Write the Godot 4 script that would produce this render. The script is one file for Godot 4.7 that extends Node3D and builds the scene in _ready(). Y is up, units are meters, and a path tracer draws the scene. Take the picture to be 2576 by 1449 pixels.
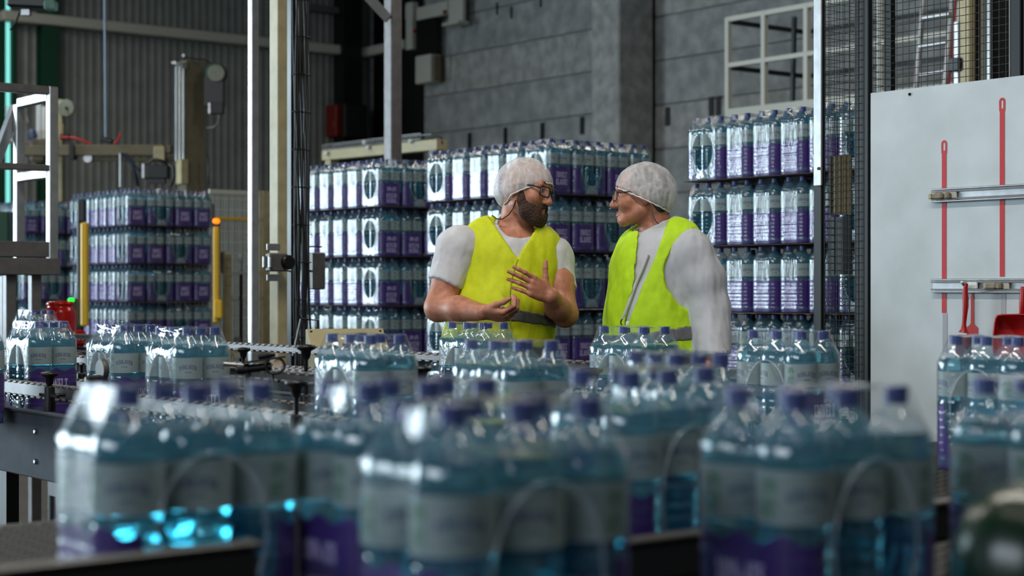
extends Node3D
# A bottling hall: shrink-wrapped six-packs on conveyors in front, two people talking behind them,
# pallet stacks, machine frames and a guard fence further back. Units are metres, y is up.
# The hall's walls run along the axes: v is +x, u is -z. The camera looks into it turned by VT.
const FOC := 4200.0
const MIDY := 724.5
const EYE := 1.34
const SU := 0.6155
const CU := 0.7881
const TH := 0.0
const VT := -0.6631

var M := {}
var taken := {}


class Geo:
	var v := PackedVector3Array()
	var n := PackedVector3Array()
	var t := PackedVector2Array()
	var f := PackedInt32Array()

	func quad(a: Vector3, b: Vector3, c: Vector3, d: Vector3, uv := PackedVector2Array()) -> void:   # corners counter-clockwise seen from outside
		var k := v.size()
		var nn := (c - a).cross(d - b)
		if nn.length_squared() < 1e-18:
			nn = Vector3.UP
		nn = nn.normalized()
		v.append_array([a, b, c, d])
		n.append_array([nn, nn, nn, nn])
		if uv.size() == 4:
			t.append_array(uv)
		else:
			t.append_array([Vector2(0, 1), Vector2(1, 1), Vector2(1, 0), Vector2(0, 0)])
		f.append_array([k, k + 2, k + 1, k, k + 3, k + 2])

	func tri(a: Vector3, b: Vector3, c: Vector3) -> void:
		var k := v.size()
		var nn := (b - a).cross(c - a).normalized()
		v.append_array([a, b, c])
		n.append_array([nn, nn, nn])
		t.append_array([Vector2.ZERO, Vector2.RIGHT, Vector2.ONE])
		f.append_array([k, k + 2, k + 1])

	func box(c: Vector3, s: Vector3, b := Basis(), ch := 0.0) -> void:    # ch: chamfer of the upright and lying edges
		var h := s * 0.5
		if ch <= 0.0:
			for ax in 3:
				for sg in [-1.0, 1.0]:
					var d := Vector3.ZERO
					d[ax] = sg
					var e := Vector3.ZERO
					e[(ax + 1) % 3] = 1.0
					var g := d.cross(e)
					var q := []
					for k in [[-1, -1], [1, -1], [1, 1], [-1, 1]]:
						q.append(c + b * ((d + e * k[0] + g * k[1]) * h))
					quad(q[0], q[1], q[2], q[3])
			return
		var rings := []
		for r in [[-h.y, ch], [-h.y + ch, 0.0], [h.y - ch, 0.0], [h.y, ch]]:
			var ring := PackedVector3Array()
			var x: float = h.x - r[1]
			var z: float = h.z - r[1]
			for p in [[-x, -z + ch], [-x + ch, -z], [x - ch, -z], [x, -z + ch], [x, z - ch], [x - ch, z], [-x + ch, z], [-x, z - ch]]:
				ring.append(c + b * Vector3(p[0], r[0], p[1]))
			rings.append(ring)
		for i in 3:
			for j in 8:
				var j2 := (j + 1) % 8
				quad(rings[i][j], rings[i + 1][j], rings[i + 1][j2], rings[i][j2])
		for e in [[0, false], [3, true]]:
			var r: PackedVector3Array = rings[e[0]]
			for q in [[0, 1, 2, 3], [0, 3, 4, 7], [7, 4, 5, 6]]:
				if e[1]:
					quad(r[q[3]], r[q[2]], r[q[1]], r[q[0]])
				else:
					quad(r[q[0]], r[q[1]], r[q[2]], r[q[3]])

	func bar(a: Vector3, b: Vector3, w: float, h: float, up := Vector3.UP, ch := 0.0) -> void:    # box from a to b, w across, h along up
		var z := (b - a).normalized()
		var x := up.cross(z).normalized()
		if x.length() < 0.5:
			x = Vector3.RIGHT
		var y := z.cross(x).normalized()
		box((a + b) * 0.5, Vector3(w, h, a.distance_to(b)), Basis(x, y, z), ch)

	func grid(rows: Array, closed := false, flip := false, uvs := []) -> void:   # rows of points; rows go up, columns go clockwise seen from above
		var k := v.size()
		var m: int = rows[0].size()
		var acc := PackedVector3Array()
		acc.resize(rows.size() * m)
		var all := PackedVector3Array()
		for r in rows:
			all.append_array(r)
		var last := m if closed else m - 1
		for i in rows.size() - 1:
			for j in last:
				var j2 := (j + 1) % m
				var ia := i * m + j
				var ib := (i + 1) * m + j
				var ic := (i + 1) * m + j2
				var id := i * m + j2
				var nn := (all[ic] - all[ia]).cross(all[id] - all[ib])
				if flip:
					nn = -nn
				acc[ia] += nn
				acc[ib] += nn
				acc[ic] += nn
				acc[id] += nn
				if flip:
					f.append_array([k + ia, k + ib, k + ic, k + ia, k + ic, k + id])
				else:
					f.append_array([k + ia, k + ic, k + ib, k + ia, k + id, k + ic])
		for i in rows.size():
			for j in m:
				n.append(acc[i * m + j].normalized())
				t.append(uvs[i][j] if uvs.size() else Vector2(float(j) / maxf(1.0, last), 1.0 - float(i) / maxf(1.0, rows.size() - 1.0)))
		v.append_array(all)

	func lathe(prof: Array, seg := 16, at := Transform3D(), cap := true) -> void:    # [r, y] from the bottom up; a point given twice makes a sharp edge
		var rows := []
		var p := prof.duplicate()
		if cap:
			if p[0][0] > 0.0:
				p = [[0.0, p[0][1]], p[0]] + p
			if p[-1][0] > 0.0:
				p = p + [p[-1], [0.0, p[-1][1]]]
		var uvs := []
		var low: float = p[0][1]
		var high: float = p[-1][1]
		for q in p:
			var row := PackedVector3Array()
			var uv := PackedVector2Array()
			for j in seg + 1:
				var a := TAU * (j % seg) / seg
				row.append(at * Vector3(q[0] * cos(a), q[1], q[0] * sin(a)))
				uv.append(Vector2(1.0 - float(j) / seg, 1.0 - (q[1] - low) / maxf(1e-6, high - low)))
			rows.append(row)
			uvs.append(uv)
		var start := v.size()
		grid(rows, false, false, uvs)
		for i in rows.size():      # the seam: first and last column share their normal
			var a := start + i * (seg + 1)
			var s := (n[a] + n[a + seg]).normalized()
			n[a] = s
			n[a + seg] = s

	func tube(path: Array, r, seg := 8, cap := true, closed := false) -> void:     # r: one radius or one per point
		var rows := []
		var m := path.size()
		var x := Vector3.ZERO
		for i in m:
			var a: Vector3 = path[(i - 1 + m) % m] if closed else path[maxi(0, i - 1)]
			var b: Vector3 = path[(i + 1) % m] if closed else path[mini(m - 1, i + 1)]
			var z := (b - a).normalized()
			if x == Vector3.ZERO:
				x = z.cross(Vector3.UP if absf(z.y) < 0.9 else Vector3.RIGHT).normalized()
			x = (x - z * x.dot(z)).normalized()
			var y := z.cross(x)
			var row := PackedVector3Array()
			var rr: float = r[i] if r is Array else r
			for j in seg:
				var w := TAU * j / seg
				row.append(path[i] + (x * cos(w) + y * sin(w)) * rr)
			rows.append(row)
		if closed:
			rows.append(rows[0])
		grid(rows, true, true)
		if cap and not closed:
			for e in [[0, true], [m - 1, false]]:
				var row: PackedVector3Array = rows[e[0]]
				for j in seg:
					if e[1]:
						tri(path[e[0]], row[(j + 1) % seg], row[j])
					else:
						tri(path[e[0]], row[j], row[(j + 1) % seg])

	func slab(poly: PackedVector2Array, d: float, at := Transform3D()) -> void:    # outline in x, y pushed d along z; its front looks along +z
		var p := poly
		var area := 0.0
		for i in p.size():
			area += p[i].cross(p[(i + 1) % p.size()])
		if area < 0.0:
			p.reverse()
		var ix := Geometry2D.triangulate_polygon(p)
		for i in ix.size() / 3:
			var a := p[ix[i * 3]]
			var b := p[ix[i * 3 + 1]]
			var c := p[ix[i * 3 + 2]]
			if (b - a).cross(c - a) < 0.0:
				var s := b
				b = c
				c = s
			tri(at * Vector3(a.x, a.y, d), at * Vector3(b.x, b.y, d), at * Vector3(c.x, c.y, d))
			tri(at * Vector3(a.x, a.y, 0), at * Vector3(c.x, c.y, 0), at * Vector3(b.x, b.y, 0))
		for i in p.size():
			var a := p[i]
			var b := p[(i + 1) % p.size()]
			quad(at * Vector3(a.x, a.y, 0), at * Vector3(b.x, b.y, 0), at * Vector3(b.x, b.y, d), at * Vector3(a.x, a.y, d))

	func mesh(into: ArrayMesh = null) -> ArrayMesh:
		var m := into if into else ArrayMesh.new()
		var a := []
		a.resize(Mesh.ARRAY_MAX)
		a[Mesh.ARRAY_VERTEX] = v
		a[Mesh.ARRAY_NORMAL] = n
		a[Mesh.ARRAY_TEX_UV] = t
		a[Mesh.ARRAY_INDEX] = f
		m.add_surface_from_arrays(Mesh.PRIMITIVE_TRIANGLES, a)
		return m


# a point seen at pixel (x, y) of the 2576 x 1449 survey photograph at depth d; on the upright plane v = vv; and hall coordinates
func at(x: float, y: float, d: float) -> Vector3:
	return VB * Vector3((x - 1288.0) / FOC * d, EYE + (MIDY - y) / FOC * d, -d)


func on_v(x: float, y: float, vv: float) -> Vector3:
	return at(x, y, vv / (CU * (x - 1288.0) / FOC + SU))


func on_u(x: float, y: float, uu: float) -> Vector3:
	return at(x, y, uu / (CU - SU * (x - 1288.0) / FOC))


func hall(u: float, v: float, h: float) -> Vector3:
	return Vector3(v, h, -u)


var VB := Basis(Vector3.UP, VT)   # the camera's axes
var D1 := Vector3(0, 0, -1)       # along u
var D2 := Vector3(1, 0, 0)        # along v
var HB := Basis(D2, Vector3.UP, -D1)    # x along v, z towards -u


func numbered(called: String) -> String:
	var k: int = taken.get(called, -1) + 1
	taken[called] = k
	return called if k == 0 else "%s_%03d" % [called, k]


func tag(o: Node3D, label: String, category: String, group := "", kind := "") -> Node3D:
	o.set_meta("label", label)
	o.set_meta("category", category)
	if group:
		o.set_meta("group", group)
	if kind:
		o.set_meta("kind", kind)
	return o


func thing(called: String, label: String, category: String, where := Vector3.ZERO, turn := VT, group := "") -> Node3D:
	var o := Node3D.new()
	o.name = numbered(called)
	add_child(o)
	o.position = where
	o.rotation.y = turn
	tag(o, label, category, group)
	return o


func part(called: String, shape, m, parent: Node3D) -> MeshInstance3D:
	var o := MeshInstance3D.new()
	o.name = called
	o.mesh = shape.mesh() if shape is Geo else shape
	if m is Material:
		o.material_override = null
		for i in o.mesh.get_surface_count():
			o.set_surface_override_material(i, m)
	else:
		for i in m.size():
			o.set_surface_override_material(i, m[i])
	parent.add_child(o, true)
	return o


func single(called: String, shape, m, label: String, category: String, group := "") -> MeshInstance3D:
	var o := part(numbered(called), shape, m, self)
	tag(o, label, category, group)
	return o


func struct(called: String, shape, m, label: String) -> MeshInstance3D:
	var o := part(called, shape, m, self)
	tag(o, label, called.get_slice("_", 0), "", "structure")
	return o


func mat(col: Color, rough := 0.6, metal := 0.0) -> StandardMaterial3D:
	var m := StandardMaterial3D.new()
	m.albedo_color = col
	m.roughness = rough
	m.metallic = metal
	return m


func noise_tex(freq: float, lo: Color, hi: Color, sd := 1, oct := 4, size := 256, mid := 0.5) -> NoiseTexture2D:
	var fn := FastNoiseLite.new()
	fn.seed = sd
	fn.noise_type = FastNoiseLite.TYPE_SIMPLEX_SMOOTH
	fn.frequency = freq
	fn.fractal_octaves = oct
	var t := NoiseTexture2D.new()
	t.width = size
	t.height = size
	t.seamless = true
	t.noise = fn
	var g := Gradient.new()
	g.set_color(0, lo)
	g.set_color(1, hi)
	g.set_offset(0, mid - 0.35)
	g.set_offset(1, mid + 0.35)
	t.color_ramp = g
	return t


func grained(col: Color, rough: float, metal: float, tex: Texture2D, scale: float, world := true) -> StandardMaterial3D:
	var m := mat(col, rough, metal)
	m.albedo_texture = tex
	m.uv1_triplanar = true
	m.uv1_world_triplanar = world
	m.uv1_scale = Vector3.ONE * scale
	return m


func pane(col: Color, alpha: float, rough := 0.05) -> StandardMaterial3D:
	var m := mat(Color(col.r, col.g, col.b, alpha), rough)
	m.transparency = BaseMaterial3D.TRANSPARENCY_ALPHA
	return m


func glow(col: Color, energy: float) -> StandardMaterial3D:
	var m := mat(col, 0.5)
	m.emission_enabled = true
	m.emission = col
	m.emission_energy_multiplier = energy
	return m


# ---------------------------------------------------------------- print and lettering
func draw_text(im: Image, text: String, c: Vector2, size: Vector2, col: Color, serif := true, arc := 0.0) -> void:
	var tm := TextMesh.new()
	var sf := SystemFont.new()
	sf.font_names = PackedStringArray(["Droid Serif" if serif else "Droid Sans"])
	sf.font_weight = 700
	tm.font = sf
	tm.font_size = 48
	tm.depth = 0.0
	tm.text = text
	var a: Array = tm.surface_get_arrays(0)
	var p: PackedVector3Array = a[Mesh.ARRAY_VERTEX]
	var ix = a[Mesh.ARRAY_INDEX]
	var order: PackedInt32Array = ix if ix != null else PackedInt32Array(range(p.size()))
	var box := tm.get_aabb()
	var mid := box.get_center()
	var q := PackedVector2Array()
	for w in p:
		var x := (w.x - mid.x) / box.size.x
		var y := (w.y - mid.y) / box.size.y
		q.append(c + Vector2(x * size.x, -y * size.y * (1.0 - 0.25 * absf(arc) * cos(x * PI)) + arc * size.y * (4.0 * x * x - 0.5)))
	for i in order.size() / 3:
		var a0 := q[order[i * 3]]
		var b0 := q[order[i * 3 + 1]]
		var c0 := q[order[i * 3 + 2]]
		var den := (b0 - a0).cross(c0 - a0)
		if absf(den) < 1e-6:
			continue
		for y in range(maxi(0, int(floor(minf(a0.y, minf(b0.y, c0.y))))), mini(im.get_height() - 1, int(ceil(maxf(a0.y, maxf(b0.y, c0.y))))) + 1):
			for x in range(maxi(0, int(floor(minf(a0.x, minf(b0.x, c0.x))))), mini(im.get_width() - 1, int(ceil(maxf(a0.x, maxf(b0.x, c0.x))))) + 1):
				var pt := Vector2(x + 0.5, y + 0.5)
				var w1 := (pt - a0).cross(c0 - a0) / den
				var w2 := (b0 - a0).cross(pt - a0) / den
				if w1 >= -0.02 and w2 >= -0.02 and w1 + w2 <= 1.02:
					im.set_pixel(x, y, col)


func label_texture() -> ImageTexture:
	var im := Image.create(768, 160, false, Image.FORMAT_RGBA8)
	im.fill(Color(0.56, 0.62, 0.63))
	var blue := Color(0.16, 0.18, 0.40)
	var green := Color(0.14, 0.42, 0.20)
	for k in 2:
		var x0 := 384 * k
		draw_text(im, "VÖSLAUER", Vector2(x0 + 96, 72), Vector2(150, 44), blue, true, 0.35)
		draw_text(im, "OHNE", Vector2(x0 + 96, 112), Vector2(52, 8), blue, false)
		for j in 5:
			im.fill_rect(Rect2i(x0 + 230, 22 + j * 9, 70, 2), Color(0.5, 0.53, 0.62))
			im.fill_rect(Rect2i(x0 + 230, 92 + j * 9, 60 - j * 6, 2), Color(0.5, 0.53, 0.62))
		draw_text(im, "100%", Vector2(x0 + 344, 44), Vector2(62, 44), green)
		draw_text(im, "RPET", Vector2(x0 + 344, 116), Vector2(62, 44), green)
		for j in 3:
			im.fill_rect(Rect2i(x0 + 314, 74 + j * 7, 60, 2), Color(0.35, 0.55, 0.40))
		for j in 22:        # leaning reeds beside the green print
			for y in range(20, 130):
				var x := x0 + 190 + int(6.0 * sin(j * 2.1) + (130 - y) * 0.10 * sin(j * 1.3)) + j
				if (j % 6) == 0:
					im.set_pixel(x, y, Color(0.45, 0.62, 0.50))
	im.fill_rect(Rect2i(0, 0, 768, 3), Color(0.62, 0.66, 0.68))
	im.fill_rect(Rect2i(0, 157, 768, 3), Color(0.62, 0.66, 0.68))
	return ImageTexture.create_from_image(im)


const AX := 0.088       # six bottles, three by two: half spread of the bottle axes
const AZ := 0.044
const FR := 0.0452
const TOP := 0.3256
const BAND := 0.19      # height covered by the printed band's picture


func film_r(y: float) -> float:
	if y < 0.012:
		return FR - 0.004 * (1.0 - y / 0.012)
	if y < 0.262:
		return FR
	return lerpf(FR, 0.0158, pow(clampf((y - 0.262) / (TOP - 0.262), 0.0, 1.0), 0.82))


var edge_len := 2.0 * (2.0 * AX + 2.0 * AZ) + TAU * FR


func film_at(s: float, y: float, off := 0.0) -> Vector3:    # s runs along the body's outline: +x face, +z, -x, -z
	var r := film_r(y) + off
	var c := FR * PI / 2.0
	if y > 0.02 and y < 0.158 and off >= 0.0:
		r += 0.0006 * sin(TAU * y / 0.0185) - 0.0006
	var q := fposmod(s, edge_len)
	var sag := 0.0
	var fold := clampf(1.0 - absf(y - 0.288) / 0.03, 0.0, 1.0) * 0.006 + 0.0012
	var segs := [[2.0 * AZ, 0], [c, 1], [2.0 * AX, 2], [c, 3], [2.0 * AZ, 4], [c, 5], [2.0 * AX, 6], [c, 7]]
	for g in segs:
		if q <= g[0]:
			var w: float = q / g[0]
			match g[1]:
				0:
					sag = fold * pow(sin(PI * w), 2.0)
					return Vector3(AX + r - sag, y, -AZ + 2.0 * AZ * w)
				1: return Vector3(AX + r * cos(w * PI / 2.0), y, AZ + r * sin(w * PI / 2.0))
				2:
					sag = fold * pow(sin(TAU * w), 2.0)
					return Vector3(AX - 2.0 * AX * w, y, AZ + r - sag)
				3: return Vector3(-AX - r * sin(w * PI / 2.0), y, AZ + r * cos(w * PI / 2.0))
				4:
					sag = fold * pow(sin(PI * w), 2.0)
					return Vector3(-AX - r + sag, y, AZ - 2.0 * AZ * w)
				5: return Vector3(-AX - r * cos(w * PI / 2.0), y, -AZ - r * sin(w * PI / 2.0))
				6:
					sag = fold * pow(sin(TAU * w), 2.0)
					return Vector3(-AX + 2.0 * AX * w, y, -AZ - r + sag)
				7: return Vector3(AX + r * sin(w * PI / 2.0), y, -AZ - r * cos(w * PI / 2.0))
		q -= g[0]
	return Vector3.ZERO


const HOLE_Y := 0.148
const HOLE := Vector2(0.072, 0.098)


func band_texture() -> ImageTexture:
	var w := 2048
	var h := 320
	var im := Image.create(w, h, false, Image.FORMAT_RGBA8)
	var purple := Color(0.20, 0.0, 0.42)
	var c := FR * PI / 2.0
	var mids := [AZ + 0.0, 2.0 * AZ + c + AX, 2.0 * AZ + c + 2.0 * AX + c + AZ, 4.0 * AZ + 3.0 * c + 2.0 * AX + AX]
	for x in w:
		var s := (1.0 - (x + 0.5) / w) * edge_len
		var dx := 9.0
		var closed := true
		for k in 4:
			var d := fposmod(s - mids[k] + edge_len * 0.5, edge_len) - edge_len * 0.5
			if absf(d) < (AZ + c if k % 2 == 0 else AX):
				dx = d
				closed = k % 2 == 0
				break
		var top: float
		if closed:
			top = 0.160 + 0.0055 * cos(dx * TAU / 0.062) - 0.05 * maxf(0.0, absf(dx) - 0.07)
		else:
			top = 0.150 - 0.35 * maxf(0.0, 0.088 - absf(dx))
		for y in h:
			var hy := (1.0 - (y + 0.5) / h) * BAND
			var on := hy < top
			if not closed:
				var e := pow(dx / 0.090, 2.0) + pow((hy - HOLE_Y) / 0.158, 2.0)
				on = on and e > 1.0
			im.set_pixel(x, y, purple if on else Color(purple.r, purple.g, purple.b, 0.0))
	var ink := Color(0.80, 0.78, 0.92)
	var ppm := w / edge_len
	for k in [0, 2]:
		var px: float = (1.0 - mids[k] / edge_len) * w
		if px > w - 200.0:
			px -= 0.0
		if k == 0:
			draw_text(im, "UMWELT", Vector2(px, 130), Vector2(0.082 * ppm, 56), ink)
			draw_text(im, "KLASSE!", Vector2(px, 200), Vector2(0.086 * ppm, 56), ink)
			im.fill_rect(Rect2i(int(px) - 110, 246, 220, 3), ink.darkened(0.5))
		else:
			draw_text(im, "100% AUS", Vector2(px, 120), Vector2(0.074 * ppm, 44), ink)
			im.fill_rect(Rect2i(int(px) - 95, 156, 190, 4), ink.darkened(0.4))
			draw_text(im, "RECYCELTEM", Vector2(px, 196), Vector2(0.082 * ppm, 46), ink)
			draw_text(im, "MATERIAL", Vector2(px, 254), Vector2(0.080 * ppm, 46), ink)
	return ImageTexture.create_from_image(im)


func film_mesh() -> ArrayMesh:
	var g := Geo.new()
	var c := FR * PI / 2.0
	var ys := [0.002, 0.012, 0.02, 0.0246, 0.0292, 0.0338, 0.0384, 0.043, 0.0476, 0.0522, 0.0568, 0.0614, 0.066, 0.0706, 0.0752, 0.0798, 0.0844, 0.089, 0.0936, 0.0982, 0.1028, 0.1074, 0.112, 0.1166, 0.1212, 0.1258, 0.1304, 0.135, 0.1396, 0.1442, 0.1488, 0.1534, 0.158, 0.164, 0.21, 0.25, 0.262, 0.268, 0.276, 0.286, 0.297, 0.308, 0.318, TOP]
	for side in 2:       # the closed ends, corners included
		var s0 := -c + side * edge_len * 0.5
		var rows := []
		for y in ys:
			var row := PackedVector3Array()
			for j in 25:
				row.append(film_at(s0 + (2.0 * c + 2.0 * AZ) * j / 24.0, y))
			rows.append(row)
		g.grid(rows)
	for side in 2:       # the open faces: film round the oval hole
		var s0 := 2.0 * AZ + c + side * edge_len * 0.5
		var y0 := 0.002
		var rays := []
		for j in 48:
			rays.append(TAU * j / 48.0)
		for cx in [-AX, AX]:
			for cy in [y0 - HOLE_Y, 0.262 - HOLE_Y, TOP - HOLE_Y]:
				rays.append(fposmod(atan2(cy, cx), TAU))
		rays.sort()
		var rows := []
		for k in 8:
			rows.append(PackedVector3Array())
		for w in rays:
			var d := Vector2(cos(w), sin(w))
			var far := 1e9
			if absf(d.x) > 1e-6:
				far = minf(far, AX / absf(d.x))
			if absf(d.y) > 1e-6:
				far = minf(far, ((TOP - HOLE_Y) if d.y > 0.0 else (HOLE_Y - y0)) / absf(d.y))
			var inner := 1.0 / sqrt(pow(d.x / HOLE.x, 2.0) + pow(d.y / HOLE.y, 2.0))
			for k in 8:
				var p: Vector2 = d * lerpf(inner, far, k / 7.0)
				rows[k].append(film_at(s0 + AX + p.x, clampf(HOLE_Y + p.y, y0, TOP)))
		g.grid(rows, true, true)
	var tops := []       # over the caps
	for i in 9:
		var row := PackedVector3Array()
		for j in 13:
			var x := lerpf(-AX - 0.0158, AX + 0.0158, j / 12.0)
			var z := lerpf(-AZ - 0.0158, AZ + 0.0158, i / 8.0)
			var nx := clampf(roundf(x / 0.088), -1, 1) * 0.088
			var nz := AZ if z > 0.0 else -AZ
			var d := maxf(0.0, Vector2(x - nx, z - nz).length() - 0.013)
			row.append(Vector3(x, TOP - 0.09 * d - 2.2 * d * d, z))
		tops.append(row)
	g.grid(tops, false, false)
	var m := g.mesh()
	var rim := Geo.new()
	for side in 2:
		var s0 := 2.0 * AZ + c + side * edge_len * 0.5
		var path := []
		for j in 44:
			var w := TAU * j / 44.0
			path.append(film_at(s0 + AX + cos(w) * HOLE.x, HOLE_Y + sin(w) * HOLE.y, 0.0))
		rim.tube(path, 0.0016, 6, false, true)
		var gather := []     # the crumpled tuck under the hole
		for i in 4:
			var row := PackedVector3Array()
			for j in 9:
				var x := lerpf(-1.0, 1.0, j / 8.0) * lerpf(0.052, 0.03, i / 3.0)
				row.append(film_at(s0 + AX + x, lerpf(0.006, 0.052, i / 3.0), 0.0012 + 0.002 * ((i * 5 + j * 3) % 4) / 3.0))
			gather.append(row)
		rim.grid(gather)
	return rim.mesh(m)


func band_mesh() -> ArrayMesh:
	var g := Geo.new()
	var rows := []
	var uvs := []
	for i in 6:
		var y := 0.003 + (BAND - 0.006) * i / 5.0
		var row := PackedVector3Array()
		var uv := PackedVector2Array()
		for j in 81:
			var s := edge_len * j / 80.0
			row.append(film_at(s, y, -0.0015))
			uv.append(Vector2(1.0 - j / 80.0, 1.0 - y / BAND))
		rows.append(row)
		uvs.append(uv)
	g.grid(rows, false, false, uvs)
	return g.mesh()


func bottle_profile(inset: float, rib: bool) -> Array:
	var p := [[0.0, 0.006], [0.02, 0.004], [0.030, 0.0005], [0.037, 0.002], [0.0415, 0.008], [0.0434, 0.018], [0.0434, 0.034]]
	if rib:
		for k in 6:
			var y := 0.042 + k * 0.0185
			p += [[0.0434, y], [0.0418, y + 0.0035], [0.0418, y + 0.0065], [0.0434, y + 0.010]]
	p += [[0.0434, 0.160], [0.0416, 0.166], [0.0416, 0.170], [0.0434, 0.176], [0.0434, 0.242], [0.0430, 0.252], [0.0412, 0.262], [0.0372, 0.272], [0.0300, 0.2825], [0.0222, 0.291], [0.0168, 0.297], [0.0140, 0.301], [0.0135, 0.306]]
	var out := []
	for q in p:
		out.append([maxf(0.0, q[0] - inset), q[1] + (inset if q[1] < 0.02 else 0.0)])
	return out


func water_profile(rib: bool) -> Array:
	var p := []
	for q in bottle_profile(0.0011, rib):
		if q[1] < 0.268:
			p.append(q)
	p += [[0.0366, 0.2705], [0.0366, 0.2705], [0.0, 0.2698]]
	return p


func cap_shape(seg: int) -> Geo:
	var g := Geo.new()
	g.lathe([[0.0150, 0.3025], [0.0150, 0.3065], [0.0142, 0.3072], [0.0145, 0.3085], [0.0145, 0.3225], [0.0136, 0.3245], [0.0, 0.3250]], seg)
	return g


var near_pack: Node3D
var far_pack: Node3D


func make_packs() -> void:
	M.film = pane(Color(0.70, 0.80, 0.90), 0.035, 0.06)
	var wr := noise_tex(0.02, Color.BLACK, Color.WHITE, 7, 3, 256)
	M.film.heightmap_enabled = true
	M.film.heightmap_texture = wr
	M.film.heightmap_scale = 0.06
	M.film.uv1_scale = Vector3(5.0, 0.9, 1)
	M.rim = pane(Color(0.80, 0.86, 0.92), 0.24, 0.12)
	M.band = mat(Color.WHITE, 0.35)
	M.band.albedo_texture = band_texture()
	M.band.transparency = BaseMaterial3D.TRANSPARENCY_ALPHA_SCISSOR
	M.band.alpha_scissor_threshold = 0.5
	M.shell = pane(Color(0.42, 0.70, 0.80), 0.12, 0.04)
	M.water = mat(Color(0.52, 0.87, 0.93, 0.0), 0.02)
	M.water.transparency = BaseMaterial3D.TRANSPARENCY_ALPHA
	M.water.refraction_enabled = true
	M.water.refraction_scale = 0.033
	M.cap = mat(Color(0.11, 0.17, 0.44), 0.38)
	M.label = mat(Color.WHITE, 0.5)
	M.label.albedo_texture = label_texture()
	M.label.backlight_enabled = true
	M.label.backlight = Color(0.5, 0.5, 0.5)
	var shell := Geo.new()
	shell.lathe(bottle_profile(0.0, true), 24, Transform3D(), false)
	var water := Geo.new()
	water.lathe(water_profile(true), 24)
	var label := Geo.new()
	label.lathe([[0.0437, 0.178], [0.0437, 0.238]], 32, Transform3D(Basis(Vector3.UP, 0.35), Vector3.ZERO), false)
	var film := film_mesh()
	var band := band_mesh()
	var shell_m := shell.mesh()
	var water_m := water.mesh()
	var label_m := label.mesh()
	var cap_m := cap_shape(20).mesh()
	var all := ArrayMesh.new()
	var s2 := Geo.new()
	s2.lathe(bottle_profile(0.0, true), 14, Transform3D(), false)
	s2.mesh(all)
	var w2 := Geo.new()
	w2.lathe(water_profile(false), 14)
	w2.mesh(all)
	var l2 := Geo.new()
	l2.lathe([[0.0437, 0.178], [0.0437, 0.238]], 18, Transform3D(), false)
	l2.mesh(all)
	var cap2 := cap_shape(12).mesh()
	for kind in 2:
		var o := Node3D.new()
		o.name = "bottle_pack"
		var fl := part("shrink_film", film, [M.film, M.rim], o)
		part("printed_band", band, M.band, fl)
		for k in 6:
			var b: MeshInstance3D
			if kind == 0:
				b = part("bottle", shell_m, M.shell, o)
				part("water", water_m, M.water, b)
				part("label", label_m, M.label, b)
				part("cap", cap_m, M.cap, b)
			else:
				b = part("bottle", all, [M.shell, M.water, M.label], o)
				part("cap", cap2, M.cap, b)
			b.position = Vector3((k % 3 - 1) * 0.088, 0, -0.044 if k < 3 else 0.044)
			b.rotation.y = [0, 1, 3, 2, 0, 1][k] * PI / 2
		if kind == 0:
			near_pack = o
		else:
			far_pack = o


func put_pack(proto: Node3D, where: Vector3, turn: float, label: String, group: String) -> Node3D:
	var o: Node3D = proto.duplicate()
	o.name = numbered("bottle_pack")
	add_child(o)
	o.position = where
	o.rotation.y = turn
	return tag(o, label, "bottle pack", group)


const BELT := 0.9
const NTH := ["first", "second", "third", "fourth", "fifth", "sixth"]


# A pack whose nearest bottle's cap is seen at px, at depth d: long = three bottles along u (else along v)
func belt_pack(px: float, d: float, long_u: bool, label: String, extra := 0.0) -> void:
	var c := at(px, 0, d)
	var turn := TH + extra - (PI / 2.0 if long_u else 0.0)
	var b := Basis(Vector3.UP, turn)
	c += b * (Vector3(-0.088, 0, -0.044) if long_u else Vector3(0.088, 0, -0.044))
	c.y = BELT
	put_pack(near_pack, c, turn, label, "six-packs riding on the conveyors")


func belt_packs() -> void:
	belt_pack(86, 8.6, true, "small six-pack in front of the red lamp-shaped motor, behind another pack at far left")
	belt_pack(98, 5.727, true, "sharp six-pack with purple band behind the black knob at the left guide rail")
	belt_pack(-92, 5.35, true, "six-pack cut off by the left photo edge, only one bottle's side showing")
	belt_pack(313, 5.19, true, "six-pack behind the grey roller knob, left one of the pair below the yellow posts")
	belt_pack(472, 4.857, true, "six-pack with green lettered label, right one of the pair below the yellow posts")
	belt_pack(931, 4.095, true, "six-pack in front of the beige control desk")
	belt_pack(1215, 5.577, true, "six-pack right under the bearded man's forearm")
	belt_pack(1308, 3.627, true, "six-pack in front of the bearded man's waist, nearer than the one under his arm")
	belt_pack(1618, 4.954, true, "six-pack standing in front of the man in the white coat")
	belt_pack(2015, 4.463, true, "six-pack in front of the dark mesh fence, left of the white board")
	belt_pack(2560, 3.929, true, "six-pack in front of the red dustpan at the right photo edge")
	belt_pack(320, 1.95, false, "big blurred six-pack at lower left with a bright water line")
	belt_pack(1139, 1.66, false, "nearest blurred six-pack, large in the middle of the foreground")
	belt_pack(928, 2.03, false, "blurred six-pack squeezed behind the two nearest left foreground packs")
	belt_pack(1584, 2.32, false, "blurred six-pack with bright curved reflections, right behind the nearest middle pack", 0.17)
	belt_pack(1698, 2.92, true, "blurred six-pack between the curved-reflection pack and the coat man's pack", -0.33)
	belt_pack(1999, 1.88, false, "large blurred six-pack right of centre in front of the white board's lower edge")
	belt_pack(2625, 2.1, false, "blurred six-pack at the right edge behind the dark green dome")


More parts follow.
